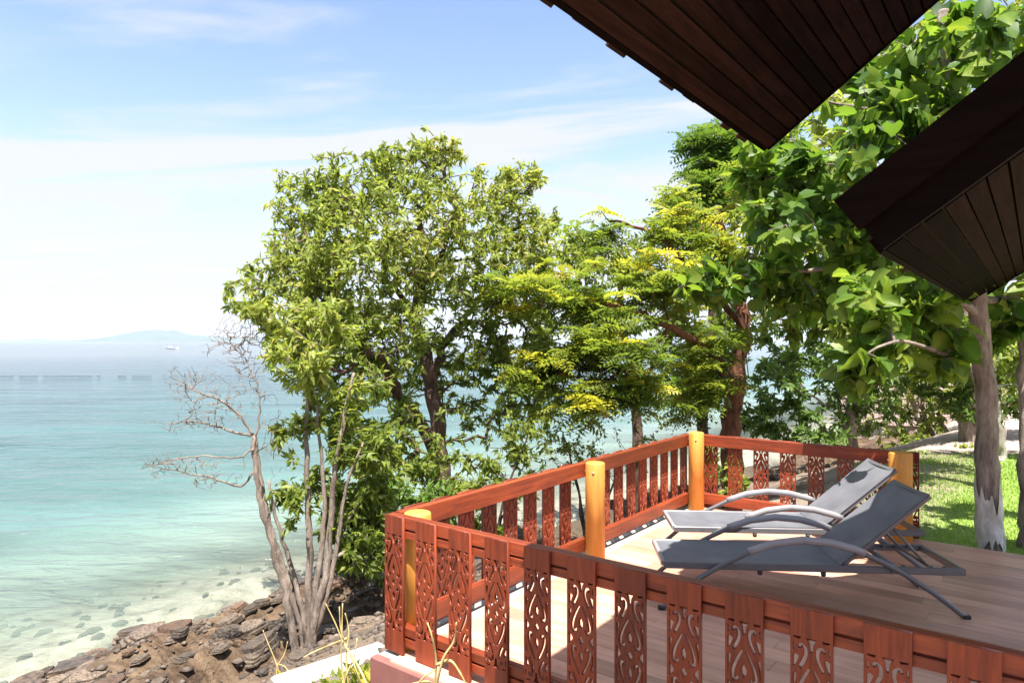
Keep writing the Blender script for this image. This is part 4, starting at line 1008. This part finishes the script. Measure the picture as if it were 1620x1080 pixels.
def tuft(label, v, u, n, h, leafm, spread, name='weed_plant', wide=.35):
    w = W(v, u); z = gz(w.x, w.y); bb = np.array((w.x, w.y, z))
    p0 = np.tile(bb, (n, 1))+np.concatenate([rng.normal(0, spread, (n, 2)), np.zeros((n, 1))], 1)
    hh = rng.uniform(0, h, n)*np.exp(-((p0[:, :2]-bb[:2])**2).sum(1)/(2*(1.6*spread)**2)); p0[:, 2] += hh
    a = unit(rng.normal(0, .8, (n, 3))+[0, 0, .55]); nr = unit(rng.normal(0, .5, (n, 3))+[0, 0, 1])
    ln = rng.uniform(.04, .09, n); me = stamp('leaves', LEAF_T, LEAF_F, p0, a, nr, ln, ln*wide*1.3, np.clip(rng.normal(.6, .2, n), 0, 1))
    t = thing(name, label, 'plant', tuple(bb), 0, 'low weeds by the deck'); local(me, bb); tag(link('leaves', me, M[leafm], t), kind='stuff')
    st = MB()
    for k in range(9): q = rng.normal(0, spread*.7, 2); st.tube([(q[0]*.4, q[1]*.4, -.02), (q[0], q[1], h*.7)], .003, 5)
    tag(st.build('stems', M['straw'], t), kind='stuff')
tuft('bright green weed at the foot of the near deck corner', -3.35, 2.75, 260, .16, 'leaf_yel', .10)
tuft('green weeds along the slab left of the near deck corner', -3.75, 2.72, 260, .12, 'leaf_yel', .16)
tuft('low green weeds under the railing just past the middle post', -3.16, 5.15, 420, .10, 'leaf_dark', .13)
tuft('low green weeds under the railing before the far corner post', -3.14, 5.85, 420, .10, 'leaf_dark', .14)
tuft('green weeds under the near half of the seaward railing', -3.2, 3.9, 420, .16, 'leaf_mid', .16)
tuft('pale sprouting weeds in front of the cut off trunk by the lawn', 0.55, 7.15, 160, .2, 'leaf_yel', .12)

# dry yellow stalks in the near left foreground
def dry(label, base, stalks, r):
    t = thing('dry_plant', label, 'plant', tuple(base), 0, 'dry yellow plants below the railing')
    for pts in stalks:
        q = [np.array(P(*a))-base for a in pts]; n = len(q); out = []
        for i in range(n-1):
            p0, p1, p2, p3 = q[max(i-1, 0)], q[i], q[i+1], q[min(i+2, n-1)]
            for k in range(4):
                f = k/4; out.append(0.5*((2*p1)+(p2-p0)*f+(2*p0-5*p1+4*p2-p3)*f*f+(3*p1-p0-3*p2+p3)*f**3))
        out.append(q[-1]); m = len(out)
        rr_ = [r*(1-.6*i/(m-1))*(1.25 if i % 4 == 0 else 1) for i in range(m)]
        MB().tube(out, rr_, 7).build('stalk', M['straw'], t, True)
bx = P(680, 1190, 3.25); bx[2] = gz(bx[0], bx[1])
dry('forked dry yellow stalks rising in front of the near railing corner', bx,
    [[(675, 1240, 3.25), (684, 1120, 3.25), (690, 1050, 3.25), (684, 1010, 3.2), (676, 985, 3.2)], [(684, 1115, 3.25), (700, 1045, 3.2), (718, 1015, 3.2), (722, 985, 3.15)], [(690, 1052, 3.25), (712, 1045, 3.22), (728, 1065, 3.2), (738, 1085, 3.2)],
     [(672, 1240, 3.3), (655, 1100, 3.3), (690, 1058, 3.25)], [(690, 1090, 3.25), (675, 1078, 3.3), (640, 1085, 3.3)]], .0075)
bx = P(575, 1150, 4.0); bx[2] = gz(bx[0], bx[1])
dry('tangle of bent dry straw stalks beside the pale slab', bx,
    [[(600, 1130, 3.9), (570, 1060, 4.0), (545, 1020, 4.1), (530, 985, 4.1), (515, 955, 4.1)], [(590, 1140, 4.0), (556, 1040, 4.1), (540, 1000, 4.1), (537, 960, 4.1)], [(560, 1150, 4.0), (541, 1060, 4.05), (541, 1000, 4.05), (542, 955, 4.05)],
     [(560, 1150, 4.1), (548, 1050, 4.1), (552, 1000, 4.1), (546, 970, 4.1)], [(548, 1010, 4.1), (500, 1030, 4.2), (480, 1040, 4.2)], [(540, 1150, 4.2), (545, 1080, 4.1), (560, 1040, 4.1), (565, 1010, 4.1)]], .0065)
bx = P(440, 1110, 5.2); bx[2] = gz(bx[0], bx[1])
dry('few thin dry stalks at the foot of the slim shore tree', bx,
    [[(450, 1100, 5.2), (437, 1050, 5.2), (425, 1020, 5.2), (416, 997, 5.2)], [(440, 1110, 5.2), (438, 1060, 5.2), (450, 1035, 5.2), (455, 1015, 5.2)], [(470, 1110, 5.2), (455, 1060, 5.2), (437, 1050, 5.2)]], .006)

# ------------------------------------------------------------------ slab, rocks
w = Vector((-1.22, 4.72, 0)); zs = gz(w.x, w.y)+.06
V0 = MB().box(-.42, .40, -.13, .10, -.2, .05, .02).build('concrete_slab', M['kerb'], None, False, (w.x, w.y, zs), R(41)); tag(V0, 'pale concrete slab on the bank left of the deck corner', 'slab')
w = W(-3.12, 3.0)
kb = MB()
kb.box(-.09, .09, 0, 4.0, -.6, -.07, .015); kbo = kb.build('kerb', M['kerb'], None, False, (w.x, w.y, 0), TH); tag(kbo, 'pale concrete kerb running under the seaward railing', 'kerb')
def rock_mesh(seed, flat):
    """an angular, bedded slab: stacked uneven outlines"""
    r = np.random.default_rng(seed+100); m = int(r.integers(7, 11)); an = np.sort(r.random(m)*6.28+np.arange(m)*.0)
    an = np.linspace(0, 6.28, m, endpoint=False)+r.uniform(-.25, .25, m); rad = r.uniform(.72, 1.05, m)
    lay = []; z = -flat; nl = int(r.integers(3, 5)); shift = np.zeros(2); sc = 1.0
    for k in range(nl):
        h = 2*flat/nl*r.uniform(.7, 1.2)
        o = np.stack([np.cos(an)*rad*sc*r.uniform(.93, 1.05, m), np.sin(an)*rad*sc*.62*r.uniform(.93, 1.05, m)], -1)+shift
        lay += [(o, z), (o*r.uniform(.97, 1.0), z+h*.88)]; z += h; sc *= r.uniform(.84, .97); shift = shift+r.normal(0, .05, 2)
    o = lay[-1][0]; lay.append((o*.93+r.normal(0, .012, o.shape), z))
    V = [(p[0], p[1], zz+.05*p[0]+r.normal(0, .012)) for o, zz in lay for p in o]; nL = len(lay)
    Fs = [tuple((nL-1)*m+k for k in range(m)), tuple(range(m-1, -1, -1))]+[(a*m+k, a*m+(k+1) % m, (a+1)*m+(k+1) % m, (a+1)*m+k) for a in range(nL-1) for k in range(m)]
    me = bpy.data.meshes.new('rock'); me.from_pydata(V, [], Fs); me.update(); return me
RM = [rock_mesh(k, f) for k, f in enumerate((.16, .2, .24, .3, .18, .26))]
def put_rock(label, x, y, z, s, rz, mat, tilt=0.12, grp='rocks along the shore', mi=None, nm='shore_rock'):
    me = RM[random.randrange(6) if mi is None else mi]
    o = bpy.data.objects.new(nm, me); COL.objects.link(o)
    if not me.materials: me.materials.append(M['rock'])
    o.material_slots[0].link = 'OBJECT'; o.material_slots[0].material = mat
    o.location = (x, y, z); o.scale = (s, s, s*random.uniform(.8, 1.2)); o.rotation_euler = (random.uniform(-tilt, tilt), random.uniform(-tilt, tilt), rz)
    tag(o, label, 'rock', grp); return o
def rock_px(label, px, py, zz, s, mat, rz=None, mi=None):
    d = (CAM_Z-zz)*F/(py-541); x = (px-810)/F*d
    return put_rock(label, x, d, zz, s, R(90)+TH+random.uniform(-.3, .3) if rz is None else rz, mat, mi=mi)
rock_px('flat brown slab rock tilted at the water edge, largest of the shore rocks', 250, 1022, -1.92, .42, M['rock_wet'], R(40), 0)
rock_px('small dark rock beside the tilted slab rock at the water edge', 318, 1010, -1.9, .2, M['rock_wet'], R(30), 1)
rock_px('long dark ledge rock at the bottom left edge of the water', 120, 1062, -1.95, .5, M['rock_wet'], R(35), 4)
rock_px('rust coloured rock just left of the slim tree foot', 390, 990, -1.86, .28, M['rock_rust'], R(35), 1)
rock_px('mossy dark rock in the shallows left of the slim tree', 425, 980, -1.9, .2, M['rock_wet'], R(35), 3)
rock_px('ochre rock in the shallows above the mossy one', 432, 958, -1.98, .18, M['rock_rust'], R(30), 2)
rock_px('rusty red rock on the bank behind the slim tree foot', 452, 1000, -1.75, .2, M['rock_rust'], R(25), 3)
for k in range(330):
    u = random.uniform(1.8, 7.6); s_ = random.choice((random.uniform(-.2, 1.2), random.uniform(.2, 4.2)))
    v = float(shore(np.array([u]))[0])+s_; w = W(v, u); z = gz(w.x, w.y)
    if (w.x/w.y > -.16 and v > -5.5): continue
    big = random.random() < .3
    mt = random.choice(('rock', 'rock', 'rock_wet' if s_ < 1 else 'rock', 'rock_rust'))
    put_rock('%s %s rock %s' % ('large flat' if big else 'small', {'rock': 'rough brown', 'rock_wet': 'dark wet', 'rock_rust': 'rust stained'}[mt], 'right at the waterline' if s_ < 1 else ('on the bank just above the waterline' if s_ < 2.4 else 'high on the bank')),
             w.x, w.y, z+.025, random.uniform(.18, .34) if big else random.uniform(.06, .17), R(90)+TH+random.uniform(-.35, .35), M[mt], tilt=.16)
for k in range(170):
    u = random.uniform(.8, 9); s_ = -random.uniform(0, 1)**1.5*3.6
    v = float(shore(np.array([u]))[0])+s_; w = W(v, u); z = gz(w.x, w.y)
    put_rock('dark stone under the clear water, ' + ('close to the waterline' if s_ > -.8 else 'a little way out' if s_ > -2 else 'farthest from the shore'), w.x, w.y, min(z+.03, SEA-.02), random.choice((random.uniform(.03, .09), random.uniform(.05, .16))), R(90)+TH+random.uniform(-.5, .5), M['rock_sub'], grp='stones under the shallow water', nm='submerged_stone')

pe = 9000; pu = rng.uniform(.5, 9, pe); pv_ = shore(pu)+rng.uniform(-.4, 6.0, pe)**1.0; ok = (pv_ < -3.1); pu, pv_ = pu[ok], pv_[ok]; pe = len(pu)
pz = height(pu, pv_); cx = CV[0]*pv_+CU[0]*pu; cy = CV[1]*pv_+CU[1]*pu
OC = np.array([(1,0,0),(.3,.8,.1),(-.8,.5,-.1),(-.7,-.6,.1),(.4,-.9,0),(.15,.1,.8),(-.1,0,-.8)], float)
OF = np.array([(0,1,5),(1,2,5),(2,3,5),(3,4,5),(4,0,5),(1,0,6),(2,1,6),(3,2,6),(4,3,6),(0,4,6)])
sz = .008+.065*rng.random(pe)**4; ra = rng.random(pe)*6.28; ca, sa = np.cos(ra), np.sin(ra)
bx_ = OC[None]*(1+rng.normal(0, .16, (pe, 7, 3))); bx_ = bx_*np.array([1, 1, .55])*sz[:, None, None]
V = np.stack([bx_[..., 0]*ca[:, None]-bx_[..., 1]*sa[:, None]+cx[:, None], bx_[..., 0]*sa[:, None]+bx_[..., 1]*ca[:, None]+cy[:, None], bx_[..., 2]+pz[:, None]+.005], -1)
gm = arrmesh('gravel', V.reshape(-1, 3), ((np.arange(pe)*7)[:, None, None]+OF[None]).reshape(-1, 3)); M['rubble'] = plain('pale rubble', (.05, .036, .027), .9, .4, 3.0, bump=.4, c2=(.20, .155, .12))
tag(link('gravel', gm, M['rubble']), 'loose pale rubble strewn over the bank', 'gravel', None, 'stuff')

# ------------------------------------------------------------------ far background: wall and hut beyond the lawn, floats and boat on the sea
w = on_ground(1600, 24.0)
hut = thing('beach_hut', 'low pale hut with dark panel standing in for front shade beyond the lawn', 'hut', (w[0], w[1], w[2]+.05), R(-20))
MB().box(-2.0, 2.6, 0, .15, 0, 1.25).build('wall', M['pinkwall'], hut)
MB().box(-2.2, 3.0, -1.0, 1.2, 1.26, 1.75, .03).build('roof', M['white'], hut)
MB().box(-1.9, 2.5, -.02, -.005, .25, 1.2).build('shade_panel', M['hut_shade'], hut)  # dark sheet before the solid wall, painting the shade of an open front
for x_ in (-2.0, 0.3, 2.6): MB().box(x_-.06, x_+.06, -.95, -.83, 0, 1.26).build('pillar', M['white'], hut)
w = on_ground(1500, 21.0); rr = random.Random(5)
wl_ = thing('stone_wall', 'pink stone retaining wall beyond the lawn, behind the forked trunks', 'wall', tuple(w), R(-14))
MB().box(-3.0, 3.6, .12, .5, -.6, 1.32).build('core', M['kerb'], wl_)
sm = [MB().box(0, a, 0, .14, 0, .2, .02).mesh('stone') for a in (.28, .36, .44, .52)]
for row in range(7):
    x = -3.0 - rr.uniform(0, .2)
    while x < 3.4:
        k = rr.randrange(4); link('stone', sm[k], M['pinkwall'], wl_, (x, -rr.uniform(0, .03)-.01, -.1+row*.208)); x += (.28, .36, .44, .52)[k]+.014
for px0, px1, lab in ((-40, 22, 'cut off by the left edge of the picture'), (30, 60, 'second from the left edge'), (68, 146, 'longest, left of the bare tree'), (153, 160, 'shortest one'), (186, 200, 'short, in the middle of the row'), (208, 240, 'just before the bare tree'), (255, 420, 'thin, behind the bare tree')):
    d = (CAM_Z-SEA-.25)*F/(593.5-541); x0, x1 = (px0-810)/F*d, (px1-810)/F*d; ln = x1-x0
    fl = thing('floating_boom', 'dark floating boom on the sea, '+lab, 'boom', (x0, d, SEA), 0, 'floating boom sections')
    nseg = max(1, int(ln/1.3))
    for k in range(nseg):
        a = ln*k/nseg; MB().tube([(a+.01, 0, .10), (a+.1, 0, .11), (ln*(k+1)/nseg-.1, 0, .11), (ln*(k+1)/nseg-.01, 0, .10)], [.03, .055, .055, .03] if px0 < 250 else [.015, .03, .03, .015], 10).build('float', M['float'], fl, True)
d = 330.0; x = (272-810)/F*d
bt = thing('motor_boat', 'small white motor boat far out near the horizon', 'boat', (x, d, SEA), R(5)); bt.scale = (.62, .62, .62)
hb = MB(); prof = [(-4.5, 1.1, .0), (-1, 1.4, .0), (2.5, 1.2, .1), (5.2, .15, .5)]
V = []
for px_, hw_, rz_ in prof: V += [(px_, -hw_*.6, -.2), (px_, hw_*.6, -.2), (px_, hw_, 1.2+rz_), (px_, -hw_, 1.2+rz_)]
Fs = [(0, 1, 2, 3)]+[(i*4+k, i*4+(k+1) % 4, i*4+4+(k+1) % 4, i*4+4+k) for i in range(3) for k in range(4)]+[(15, 14, 13, 12)]
hb.add(V, Fs); hb.build('hull', M['white'], bt)
cb = MB().box(-2.5, 1.5, -.9, .9, 1.25, 2.3, .1).build('cabin', M['white'], bt); MB().box(-2.3, 1.52, -.92, .92, 1.65, 2.05, .02).build('window_band', M['float'], cb); MB().box(-3, 1.8, -1, 1, 2.6, 2.68).build('canopy', M['float'], bt)
for x_ in (-2.6, 1.2): MB().box(x_-.04, x_+.04, -.8, -.72, 2.3, 2.6).build('canopy_pole', M['white'], bt)
